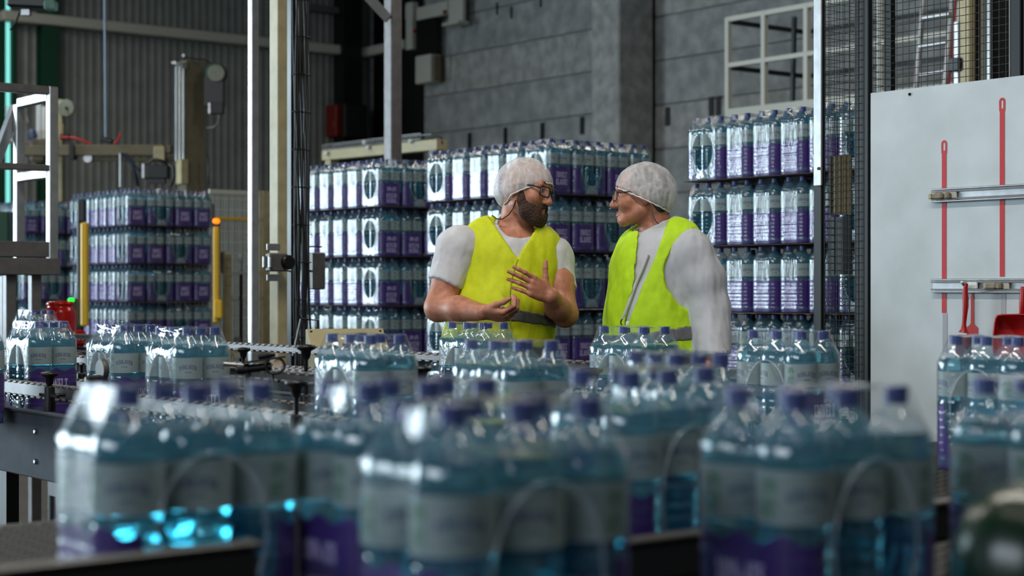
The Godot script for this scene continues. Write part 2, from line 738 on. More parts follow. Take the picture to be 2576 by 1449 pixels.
func pallet_stack(near: Vector2, layers: int, where: String, flip: bool, right_side := true) -> void:
	# near: hall (u, v) of the corner next to the camera; rows of six packs face left, four face right
	var tops := EYE + 0.885
	var pitch := 0.335
	var base := tops - layers * pitch
	var group := "six-packs stacked on pallets"
	var inner: Array[Transform3D] = []
	for k in layers:
		var y := base + k * pitch
		var layer: String = ["top", "second", "third", "fourth", "fifth", "sixth"][layers - 1 - k]
		var spots := []
		spots.append([0.132, 0.088, true, "%s layer, corner pack" % layer])
		for j in 4:
			spots.append([0.264 + 0.176 * j + 0.088, 0.132, false, "%s layer, left face, %s after the corner" % [layer, NTH[j]]])
		spots.append([0.968 + 0.132, 0.088, true, "%s layer, far end of the left face" % layer])
		if right_side:
			var odd := (layers - k) % 2 == 0
			spots.append([0.132, 0.264, true, "%s layer, right face, next to the corner" % layer] if odd else [0.088, 0.308, false, "%s layer, right face, next to the corner" % layer])
			spots.append([0.088, 0.484, false, "%s layer, right face, last but one" % layer] if odd else [0.132, 0.528, true, "%s layer, right face, last but one" % layer])
			spots.append([0.132, 0.704, true, "%s layer, right face, far end" % layer])
		for s in spots:
			put_pack(far_pack, hall(near.x + s[0] * 1.045, near.y + s[1] * 1.045, y), TH - (PI / 2.0 if s[2] else 0.0) + (PI if flip else 0.0), "six-pack on the %s, %s" % [where, s[3]], group)
		for i in 10:
			for j in 5:
				var a := 0.30 + 0.088 * i
				var b := 0.312 + 0.092 * j
				if right_side or a > 0.1:
					inner.append(Transform3D(HB, hall(near.x + a, near.y + b, y)))
		var sheet := Geo.new()
		sheet.box(Vector3.ZERO, Vector3(0.83, 0.003, 1.29))
		var so := single("layer_sheet", sheet, M.card, "thin brown cardboard sheet under the %s layer of the %s" % [layer, where], "sheet", "cardboard layer sheets")
		so.transform = Transform3D(HB, hall(near.x + 0.616, near.y + 0.396, y - 0.0026))
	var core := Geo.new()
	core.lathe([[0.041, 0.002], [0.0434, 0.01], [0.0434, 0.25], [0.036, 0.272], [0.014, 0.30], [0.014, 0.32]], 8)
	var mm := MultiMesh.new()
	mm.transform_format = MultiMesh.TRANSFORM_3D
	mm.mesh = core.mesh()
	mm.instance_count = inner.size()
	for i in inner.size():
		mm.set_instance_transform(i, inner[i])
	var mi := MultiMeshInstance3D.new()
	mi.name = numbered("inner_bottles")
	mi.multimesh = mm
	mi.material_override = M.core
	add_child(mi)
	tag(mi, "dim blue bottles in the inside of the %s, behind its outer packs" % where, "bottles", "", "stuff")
	var p := thing("wooden_pallet", "wooden pallet under the %s" % where, "pallet", hall(near.x + 0.616, near.y + 0.396, base - 0.15), TH, "wooden pallets under the stacks")
	var plank := Geo.new()
	plank.box(Vector3.ZERO, Vector3(0.1, 0.022, 1.2))
	var pm := plank.mesh()
	for j in 6:
		part("deck_board", pm, M.wood, p).position = Vector3(-0.35 + 0.14 * j, 0.133, 0)
	var block := Geo.new()
	block.box(Vector3.ZERO, Vector3(0.1, 0.1, 0.145))
	var bm := block.mesh()
	for i in 3:
		for j in 3:
			part("block", bm, M.wood, p).position = Vector3(-0.34 + 0.34 * i, 0.072, -0.52 + 0.52 * j)
		var skid := Geo.new()
		skid.box(Vector3.ZERO, Vector3(0.1, 0.022, 1.2))
		part("skid", skid, M.wood, p).position = Vector3(-0.34 + 0.34 * i, 0.011, 0)
	var t := thing("roller_conveyor", "low roller conveyor carrying the %s" % where, "conveyor", hall(near.x + 0.616, near.y + 0.396, 0), TH, "roller conveyors under the pallets")
	var h := base - 0.152
	for s in [-1.0, 1.0]:
		var rail := Geo.new()
		rail.box(Vector3(0.43 * s, h - 0.07, 0), Vector3(0.05, 0.12, 1.24))
		part("side_rail", rail, M.steel_dark, t)
		for z in [-0.5, 0.5]:
			var leg := Geo.new()
			leg.box(Vector3(0.43 * s, (h - 0.13) * 0.5, z), Vector3(0.05, h - 0.13, 0.08))
			part("leg", leg, M.steel_dark, t)
	var roll := Geo.new()
	roll.lathe([[0.04, -0.405], [0.04, 0.405]], 12, Transform3D(Basis(Vector3.BACK, PI / 2), Vector3.ZERO))
	var rm := roll.mesh()
	for j in 7:
		part("roller", rm, M.steel, t).position = Vector3(0, h - 0.04, -0.54 + 0.18 * j)


func pallets() -> void:
	pallet_stack(Vector2(7.51, 6.147), 5, "middle pallet stack", false)
	pallet_stack(Vector2(9.37, 6.2), 5, "half hidden pallet stack", true)
	pallet_stack(Vector2(4.98, 6.02), 5, "tall right pallet stack", false)
	pallet_stack(Vector2(13.57, 6.34), 5, "distant pallet stack", false)
	pallet_stack(Vector2(16.1, 6.4), 4, "farthest pallet stack", true)


func _ready() -> void:
	var cam := Camera3D.new()
	cam.name = "camera"
	cam.position = Vector3(0, EYE, 0)
	cam.rotation.y = VT
	cam.fov = rad_to_deg(2.0 * atan(MIDY / FOC))
	cam.near = 0.1
	cam.far = 100.0
	var lens := CameraAttributesPhysical.new()
	lens.frustum_focal_length = 12.0 / (MIDY / FOC)
	lens.frustum_focus_distance = 6.15
	lens.frustum_near = 0.1
	lens.frustum_far = 100.0
	lens.exposure_aperture = 3.9
	cam.attributes = lens
	add_child(cam)
	cam.current = true
	var env := Environment.new()
	env.background_mode = Environment.BG_COLOR
	env.background_color = Color(0.55, 0.62, 0.70)
	env.tonemap_mode = Environment.TONE_MAPPER_LINEAR
	env.tonemap_exposure = 1.0
	env.sdfgi_enabled = true
	env.ssao_enabled = true
	env.ssil_enabled = true
	var we := WorldEnvironment.new()
	we.name = "surroundings"
	we.environment = env
	add_child(we)
	# daylight: a glazed gate in the far left wall, a glazed strip in the left wall; lamps under the roof
	gate_light("window_1", hall(22.45, -5.4, 2.9), Basis(D2, Vector3.UP, -D1), Vector2(8.4, 4.6), 8.0, Color(0.86, 0.95, 1.0))
	gate_light("window_2", hall(1.5, -9.85, 4.6), Basis(-D1, Vector3.UP, D2), Vector2(9.0, 2.4), 2.5, Color(0.90, 0.96, 1.0))
	var names := ["over the foreground packs", "over the two people", "behind the fence", "left of the conveyors", "over the pallet stacks", "near the corrugated wall"]
	var spots := [[1.0, -0.6, 5.6], [2.4, 2.2, 5.0], [6.5, 9.5, 6.5], [10.0, 1.2, 6.2], [13.5, 3.0, 6.2], [18.2, 5.6, 6.6]]
	for i in 6:
		ceiling_lamp(hall(spots[i][0], spots[i][1], spots[i][2]), [3.5, 27.0, 24.0, 18.0, 9.0, 24.0][i], names[i])
	materials()
	room()
	make_packs()
	belt_packs()
	pallets()
	conveyors()
	frames()
	machines()
	right_fence()
	people()


func gate_light(called: String, where: Vector3, b: Basis, size: Vector2, energy: float, col: Color) -> void:
	# translucent glazing lit by the daylight outside: glowing panes and an area light of their size just in front
	var l := AreaLight3D.new()
	l.name = called + "_daylight"
	l.area_size = size
	l.area_normalize_energy = false
	l.light_color = col
	l.light_energy = energy
	l.shadow_enabled = true
	l.transform = Transform3D(b.rotated(Vector3.UP, PI), where + b.z * 0.12)
	add_child(l)
	var o := Node3D.new()
	o.name = called
	o.transform = Transform3D(b, where)
	add_child(o)
	tag(o, "translucent glazing in a green frame", "window", "", "structure")
	var m := glow(col, 1.0)
	var fr := mat(Color(0.03, 0.22, 0.15), 0.5)
	var n := int(size.x / 1.5)
	var w := size.x / n
	for i in n:
		var g := Geo.new()
		g.box(Vector3(-size.x * 0.5 + w * (i + 0.5), 0, 0.02), Vector3(w - 0.1, size.y - 0.1, 0.02))
		part("window_pane", g, m, o)
	for i in n + 1:
		var g := Geo.new()
		g.box(Vector3(-size.x * 0.5 + w * i, 0, 0.03), Vector3(0.1, size.y, 0.08))
		part("mullion", g, fr, o)
	for s in [-0.5, 0.5]:
		var g := Geo.new()
		g.box(Vector3(0, size.y * s, 0.03), Vector3(size.x + 0.1, 0.1, 0.08))
		part("frame_rail", g, fr, o)


func ceiling_lamp(where: Vector3, energy: float, place: String) -> void:
	var o := thing("ceiling_lamp", "long white tube lamp hanging high under the roof " + place, "lamp", where, TH, "lamps above the conveyors")
	var g := Geo.new()
	g.box(Vector3(0, 0.06, 0), Vector3(0.22, 0.08, 5.1), Basis(), 0.02)
	part("housing", g, mat(Color(0.6, 0.6, 0.6), 0.5), o)
	var d := Geo.new()
	d.box(Vector3(0, 0.005, 0), Vector3(0.14, 0.01, 5.0))
	part("diffuser", d, glow(Color(1.0, 0.97, 0.92), 2.0), o)
	for s in [-2.0, 2.0]:
		var r := Geo.new()
		r.tube([Vector3(0, 0.1, s), Vector3(0, 8.0 - where.y, s)], 0.006, 6)
		part("suspension_rod", r, mat(Color(0.5, 0.5, 0.5), 0.4, 0.8), o)
	var l := AreaLight3D.new()
	l.name = "lamp_light"
	l.area_size = Vector2(0.14, 5.0)
	l.area_normalize_energy = false
	l.light_color = Color(1.0, 0.97, 0.92)
	l.light_energy = energy
	l.shadow_enabled = true
	l.rotation.x = -PI / 2
	l.position.y = -0.02
	o.add_child(l)


func materials() -> void:
	var n1 := noise_tex(0.012, Color(0.80, 0.80, 0.80), Color(1, 1, 1), 3, 5, 512)
	var n2 := noise_tex(0.03, Color(0.90, 0.90, 0.90), Color(1, 1, 1), 9, 4, 256)
	M.concrete = grained(Color(0.64, 0.65, 0.65), 0.85, 0.0, n1, 0.45)
	M.concrete2 = grained(Color(0.68, 0.68, 0.67), 0.85, 0.0, n1, 0.6)
	M.floor = grained(Color(0.30, 0.27, 0.25), 0.45, 0.0, n1, 0.3)
	M.corrugated = grained(Color(0.56, 0.58, 0.57), 0.55, 0.2, n2, 0.3)
	M.roof = mat(Color(0.10, 0.11, 0.11), 0.8)
	M.dark = mat(Color(0.018, 0.02, 0.022), 0.55)
	M.slate = mat(Color(0.055, 0.075, 0.085), 0.45)
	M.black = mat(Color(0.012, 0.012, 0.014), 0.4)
	M.rubber = mat(Color(0.03, 0.03, 0.03), 0.7)
	M.steel = grained(Color(0.62, 0.62, 0.62), 0.32, 1.0, n2, 2.0, false)
	M.steel_dark = mat(Color(0.16, 0.16, 0.16), 0.4, 0.6)
	M.alu = grained(Color(0.74, 0.74, 0.75), 0.38, 0.9, n2, 1.6, false)
	M.alu_dull = grained(Color(0.46, 0.45, 0.45), 0.5, 0.55, n2, 1.6, false)
	M.sheet = grained(Color(0.27, 0.29, 0.32), 0.75, 0.0, n2, 1.2, false)
	M.sheet.metallic_specular = 0.25
	M.cream = grained(Color(0.70, 0.66, 0.52), 0.5, 0.0, n2, 1.0, false)
	M.beige = grained(Color(0.44, 0.41, 0.32), 0.55, 0.0, n2, 1.0, false)
	M.white = mat(Color(0.82, 0.84, 0.84), 0.5)
	M.whitepaint = mat(Color(0.74, 0.74, 0.70), 0.5)
	M.green = mat(Color(0.03, 0.25, 0.17), 0.5)
	M.yellow = mat(Color(0.90, 0.72, 0.03), 0.45)
	M.red = mat(Color(0.72, 0.06, 0.03), 0.22)
	M.redplastic = mat(Color(0.62, 0.03, 0.05), 0.4)
	M.redfilm = mat(Color(0.70, 0.03, 0.07), 0.45)
	M.card = mat(Color(0.30, 0.24, 0.18), 0.9)
	M.wood = grained(Color(0.45, 0.34, 0.22), 0.8, 0.0, n2, 3.0, false)
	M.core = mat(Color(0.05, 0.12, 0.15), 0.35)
	M.clear = pane(Color(0.85, 0.88, 0.92), 0.35, 0.15)
	M.cable = mat(Color(0.10, 0.11, 0.12), 0.45)
	M.blueplastic = mat(Color(0.10, 0.22, 0.42), 0.5)
	M.board = grained(Color(0.74, 0.77, 0.79), 0.42, 0.0, noise_tex(0.006, Color(0.93, 0.93, 0.92), Color(1, 1, 1), 21, 5, 512), 0.9)


const VW := 14.7       # the concrete wall
const UW := 22.6       # the corrugated wall


func room() -> void:
	var g := Geo.new()
	g.box(hall(6.0, 2.0, -0.1), Vector3(26, 0.2, 34), HB)
	struct("floor", g, M.floor, "brown grey industrial floor")
	g = Geo.new()
	g.box(hall(6.0, 2.0, 8.3), Vector3(26, 0.2, 34), HB)
	struct("ceiling", g, M.roof, "dark roof of the hall")
	# right: concrete panels between columns
	g = Geo.new()
	g.box(hall(6.0, VW + 0.36, 4.1), Vector3(0.3, 8.4, 34), HB)
	var wall := struct("wall_right", g, M.concrete, "wall of grey concrete panels laid in rows")
	for bay in [[16.42, UW - 0.06], [9.2, 15.83], [2.0, 8.7]]:
		for r in 15:
			var low := -0.30 + 0.57 * r
			var p := Geo.new()
			p.box(hall((bay[0] + bay[1]) * 0.5, VW + 0.1, low + 0.285), Vector3(0.2, 0.562, bay[1] - bay[0]), HB, 0.012)
			part("concrete_panel", p, M.concrete if (r * 7 + int(bay[0])) % 3 else M.concrete2, wall)
	var slot := Geo.new()
	slot.box(Vector3.ZERO, Vector3(0.02, 0.24, 0.085), HB)
	var slit := Geo.new()
	slit.box(Vector3.ZERO, Vector3(0.02, 0.17, 0.035), HB)
	var sm := slot.mesh()
	var tm := slit.mesh()
	for p in [[1182, 355], [1272, 342], [1365, 330], [1465, 316], [1680, 293], [1790, 268], [1808, 266]]:
		part("anchor_slot", sm, M.dark, wall).position = on_v(p[0], p[1], VW - 0.004)
	for p in [[1251, 22], [1287, 32], [1361, 3]]:
		part("anchor_slit", tm, M.dark, wall).position = on_v(p[0], p[1], VW - 0.004)
	for u in [16.12, 8.95]:
		g = Geo.new()
		g.box(hall(u, VW - 0.3, 4.1), Vector3(0.6, 8.4, 0.54), HB, 0.02)
		part("concrete_column", g, M.concrete2, wall)
	# far left: corrugated sheet
	var prof := []
	var v := 8.84
	while v < VW:
		for q in [[0.0, 0.0], [0.045, 0.0], [0.072, 0.011], [0.093, 0.011]]:
			prof.append([v + q[0], q[1]])
		v += 0.12
	var rows := [PackedVector3Array(), PackedVector3Array()]
	for q in prof:
		rows[0].append(hall(UW - q[1], q[0], 0.0))
		rows[1].append(hall(UW - q[1], q[0], 8.2))
	g = Geo.new()
	for i in prof.size() - 1:
		g.quad(rows[0][i], rows[0][i + 1], rows[1][i + 1], rows[1][i])
	g.box(hall(UW + 0.15, 11.7, 4.1), Vector3(6.2, 8.4, 0.2), HB)
	g.box(hall(UW + 0.15, 2.0, 6.8), Vector3(14, 3.2, 0.2), HB)
	g.box(hall(UW + 0.15, 2.0, 0.25), Vector3(14, 0.7, 0.2), HB)
	g.box(hall(UW + 0.15, 3.75, 3.0), Vector3(9.9, 5.2, 0.2), HB)
	g.box(hall(UW + 0.15, -9.9, 4.1), Vector3(0.6, 8.4, 0.2), HB)
	struct("wall_back", g, M.corrugated, "grey corrugated sheet wall")
	g = Geo.new()
	g.box(hall(6.0, -10.05, 1.6), Vector3(0.2, 3.4, 34), HB)
	g.box(hall(6.0, -10.05, 7.1), Vector3(0.2, 2.4, 34), HB)
	g.box(hall(14.6, -10.05, 4.6), Vector3(0.2, 2.6, 17), HB)
	g.box(hall(-7.0, -10.05, 4.6), Vector3(0.2, 2.6, 8), HB)
	struct("wall_left", g, M.corrugated, "sheet wall with a glazed strip, beyond the picture")
	g = Geo.new()
	g.box(hall(-10.9, 2.0, 4.1), Vector3(26, 8.4, 0.2), HB)
	struct("wall_front", g, M.corrugated, "sheet wall behind the camera")
	# green door jambs and the narrow bright slit of glazing
	var w := Node3D.new()
	w.name = "window_3"
	add_child(w)
	tag(w, "narrow bright strip of glazing in a dark green frame at the left edge", "window", "", "structure")
	g = Geo.new()
	g.box(hall(UW - 0.04, 8.735, 3.4), Vector3(0.075, 4.0, 0.02), HB)
	part("window_pane", g, glow(Color(0.55, 0.95, 0.92), 0.85), w)
	for q in [[8.55, 0.28], [8.81, 0.06]]:
		g = Geo.new()
		g.box(hall(UW - 0.05, q[0], 4.0), Vector3(q[1], 8.0, 0.1), HB)
		part("window_frame", g, M.green, w)
	var col := thing("steel_column", "dark green steel column on the corrugated wall, left of the thin hanging rod", "column", hall(UW - 0.12, 9.29, 0), TH)
	for q in [[0.0, -0.09, 0.25, 0.02], [0.0, 0.09, 0.25, 0.02], [0.0, 0.0, 0.02, 0.16]]:
		g = Geo.new()
		g.box(Vector3(q[0], 4.1, q[1]), Vector3(q[2], 8.2, q[3]))
		part("flange" if absf(q[1]) > 0.01 else "web", g, M.green, col)
	g = Geo.new()
	g.box(hall(UW - 0.16, 11.6, 5.09), Vector3(6.0, 0.145, 0.2), HB, 0.015)
	struct("trim_1", g, M.whitepaint, "pale girt beam across the corrugated wall")
	g = Geo.new()
	g.box(hall(21.9, VW - 0.12, 5.1), Vector3(0.16, 0.145, 1.2), HB, 0.015)
	struct("trim_2", g, M.whitepaint, "pale girt beam running on along the concrete wall")
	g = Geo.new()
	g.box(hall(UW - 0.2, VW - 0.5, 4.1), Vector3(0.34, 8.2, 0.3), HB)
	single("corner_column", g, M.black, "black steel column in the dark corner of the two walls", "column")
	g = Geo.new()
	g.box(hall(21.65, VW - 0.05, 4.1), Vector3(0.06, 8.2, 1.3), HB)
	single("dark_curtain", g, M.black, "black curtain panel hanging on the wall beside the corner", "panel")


func conveyors() -> void:
	# line one and line two run along u; the broad transfer bed in front runs along v
	line_conveyor(2.29, 3.1, 12.5, "left conveyor with pale metal side panel", true)
	line_conveyor(3.40, 3.1, 8.55, "second conveyor just in front of the two people", false)
	var t := thing("transfer_bed", "broad dark transfer conveyor under the blurred foreground packs", "conveyor", hall(2.06, 1.9, 0), TH)
	var g := Geo.new()
	g.box(Vector3(0, BELT - 0.115, 0), Vector3(6.4, 0.19, 1.98), Basis(), 0.01)
	part("bed_frame", g, M.dark, t)
	var link := Geo.new()
	link.box(Vector3.ZERO, Vector3(0.034, 0.018, 0.0255), Basis(), 0.004)
	var mm := MultiMesh.new()
	mm.transform_format = MultiMesh.TRANSFORM_3D
	mm.mesh = link.mesh()
	mm.instance_count = 170 * 68
	for i in 170:
		for j in 68:
			mm.set_instance_transform(i * 68 + j, Transform3D(Basis(), Vector3(-3.15 + 0.0372 * i, BELT - 0.0095, -0.95 + 0.0284 * j + (0.007 if i % 2 else 0.0))))
	var belt := MultiMeshInstance3D.new()
	belt.name = "belt_links"
	belt.multimesh = mm
	belt.material_override = M.rubber
	belt.set_meta("kind", "stuff")
	t.add_child(belt)
	for z in [-0.975, 0.975]:
		g = Geo.new()
		g.box(Vector3(0, BELT - 0.032, z), Vector3(6.4, 0.06, 0.03), Basis(), 0.006)
		part("edge_rail", g, M.steel_dark, t)
	for x in [-2.6, 0.0, 2.6]:
		for z in [-0.8, 0.8]:
			g = Geo.new()
			g.box(Vector3(x, (BELT - 0.21) * 0.5, z), Vector3(0.08, BELT - 0.21, 0.08))
			part("leg", g, M.steel_dark, t)
	# dark guide rails in front of the rear lane of packs
	for q in [[1.72, -1.2, 0.965, 1.046, "dark blurred guide rail in front of the big lower left six-pack"], [1.585, 1.36, 3.3, 1.02, "dark blurred guide rail between the two lanes of packs at lower right"]]:
		t = thing("guide_rail", q[4], "rail", hall(q[0], (q[1] + q[2]) * 0.5, BELT), TH)
		var len: float = q[2] - q[1]
		var h: float = q[3] - BELT
		g = Geo.new()
		g.box(Vector3(0, h - 0.034, 0), Vector3(len, 0.056, 0.022), Basis(), 0.008)
		part("rail", g, M.rubber, t)
		g = Geo.new()
		g.box(Vector3(0, h - 0.003, 0), Vector3(len, 0.006, 0.028), Basis(), 0.002)
		part("wear_strip", g, mat(Color(0.22, 0.21, 0.20), 0.4), t)
		for x in [-0.4, 0.1, 0.45]:
			g = Geo.new()
			g.tube([Vector3(x * len, 0.0, 0), Vector3(x * len, h - 0.03, 0)], 0.012, 10)
			part("post", g, M.steel_dark, t)
	# the dark green dome at the lower right
	t = thing("beacon_dome", "large blurred dark green dome at the bottom right corner", "dome", at(2598, 1449, 1.58) * Vector3(1, 0, 1))
	g = Geo.new()
	g.lathe([[0.075, 0.93], [0.078, 0.95], [0.078, 1.07], [0.074, 1.10], [0.064, 1.125], [0.048, 1.143], [0.026, 1.154], [0.0, 1.157]], 28)
	part("dome", g, mat(Color(0.02, 0.13, 0.07), 0.25), t)
	g = Geo.new()
	g.lathe([[0.09, 0.88], [0.09, 0.92], [0.076, 0.93]], 28)
	part("collar", g, M.black, t)
	g = Geo.new()
	g.lathe([[0.03, 0.0], [0.03, 0.88]], 12)
	part("pole", g, M.steel_dark, t)


func guide(t: Node3D, a: Vector3, b: Vector3, h: float) -> void:    # a toothed guide band of links on a backing strip
	var g := Geo.new()
	g.bar(a, b, 0.012, h, Vector3.UP, 0.003)
	part("guide_strip", g, M.alu_dull, t)
	var len := a.distance_to(b)
	var n := int(len / 0.05)
	var tooth := Geo.new()
	tooth.box(Vector3.ZERO, Vector3(0.02, 0.010, 0.030), Basis(), 0.003)
	var mm := MultiMesh.new()
	mm.transform_format = MultiMesh.TRANSFORM_3D
	mm.mesh = tooth.mesh()
	mm.instance_count = n * 2
	for i in n:
		var p := a.lerp(b, (i + 0.5) / n)
		mm.set_instance_transform(i * 2, Transform3D(Basis(), p + Vector3(0, h * 0.5, 0)))
		mm.set_instance_transform(i * 2 + 1, Transform3D(Basis(), p - Vector3(0, h * 0.5, 0)))
	var mi := MultiMeshInstance3D.new()
	mi.name = "guide_teeth"
	mi.multimesh = mm
	mi.material_override = M.alu_dull
	mi.set_meta("kind", "stuff")
	t.add_child(mi, true)


func line_conveyor(v: float, u0: float, u1: float, label: String, first: bool) -> void:
	var t := thing("line_conveyor", label, "conveyor", hall(0, v, 0), TH)
	var mid := -(u0 + u1) * 0.5
	var len := u1 - u0
	var g: Geo
	for s in [-1.0, 1.0]:
		g = Geo.new()
		g.box(Vector3(0.215 * s, 0.84, mid), Vector3(0.012, 0.21, len), Basis(), 0.004)
		g.box(Vector3(0.222 * s, 0.946, mid), Vector3(0.026, 0.012, len), Basis(), 0.004)
		part("side_panel", g, M.sheet, t)
	g = Geo.new()
	g.box(Vector3(0, 0.86, mid), Vector3(0.40, 0.06, len))
	part("belt_bed", g, M.dark, t)
	g = Geo.new()
	var n := int(len / 0.0254)
	for i in n:
		g.box(Vector3(0, BELT - 0.006, -u0 - 0.0254 * (i + 0.5)), Vector3(0.36, 0.012, 0.022))
	var bl := part("belt_slats", g, M.rubber, t)
	bl.set_meta("kind", "stuff")
	var bolt := Geo.new()
	bolt.lathe([[0.009, 0.0], [0.009, 0.004], [0.006, 0.007]], 8, Transform3D(Basis(Vector3.BACK, PI / 2), Vector3.ZERO))
	var bm := bolt.mesh()
	var u := u0 + 0.35
	while u < u1:
		for h in [0.79, 0.885]:
			part("bolt", bm, M.steel, t).position = Vector3(-0.221, h, -u)
		u += 0.55
	u = u0 + 0.5
	while u < u1:
		for s in [-0.16, 0.16]:
			g = Geo.new()
			g.box(Vector3(s, 0.365, -u), Vector3(0.05, 0.73, 0.06))
			part("leg", g, M.steel_dark, t)
		g = Geo.new()
		g.box(Vector3(0, 0.715, -u), Vector3(0.42, 0.05, 0.16))
		part("cross_beam", g, M.dark, t)
		u += 1.35
	var side_name := ["near", "far"]
	for s in 2:
		var sg := -1.0 if s == 0 else 1.0
		var r := thing("guide_rail", "toothed grey guide rail with black knobs on the %s side of the %s" % [side_name[s], "left conveyor" if first else "second conveyor"], "rail", hall(mid * -1.0, v + 0.15 * sg, BELT), TH)
		for h in ([0.105] if s == 0 else [0.185, 0.1]):
			guide(r, Vector3(0, h, len * 0.5), Vector3(0, h, -len * 0.5), 0.044 if s == 0 else 0.026)
		# knobs: where the photograph shows them on the left conveyor, evenly spaced on the second
		var spots := []
		if first:
			spots = [[125, 0.02], [745, 0.06], [1130, 0.05]] if s == 0 else [[205, 0.05], [770, 0.12], [1060, 0.08]]
			for q in spots:
				q[0] = -on_v(q[0], 900, v + 0.205 * sg).z
		else:
			for k in 5:
				spots.append([u0 + 0.6 + 1.05 * k, 0.05])
		for q in spots:
			knob_post(r, Vector3(0.055 * sg, 0.052, -(q[0] + mid)), sg, q[1])


func knob_post(t: Node3D, p: Vector3, side: float, rise: float) -> void:
	var g := Geo.new()
	g.lathe([[0.019, 0.0], [0.019, 0.03], [0.0165, 0.03], [0.0165, 0.075], [0.012, 0.08]], 12, Transform3D(Basis(), p))
	g.tube([p + Vector3(0, 0.05, -0.07), p + Vector3(0, 0.05, 0.07)], 0.007, 8)
	g.tube([p + Vector3(0, 0.05, 0), p + Vector3(-side * 0.052, 0.05, 0)], 0.006, 8)
	var post := part("guide_post", g, M.steel_dark, t)
	g = Geo.new()
	var top := p + Vector3(0, 0.08 + rise, 0)
	g.lathe([[0.006, -rise], [0.006, -0.02], [0.012, -0.012], [0.015, 0.006], [0.026, 0.012], [0.028, 0.018], [0.026, 0.023], [0.0, 0.026]], 12, Transform3D(Basis(), top))
	part("clamp_knob", g, M.black, post)


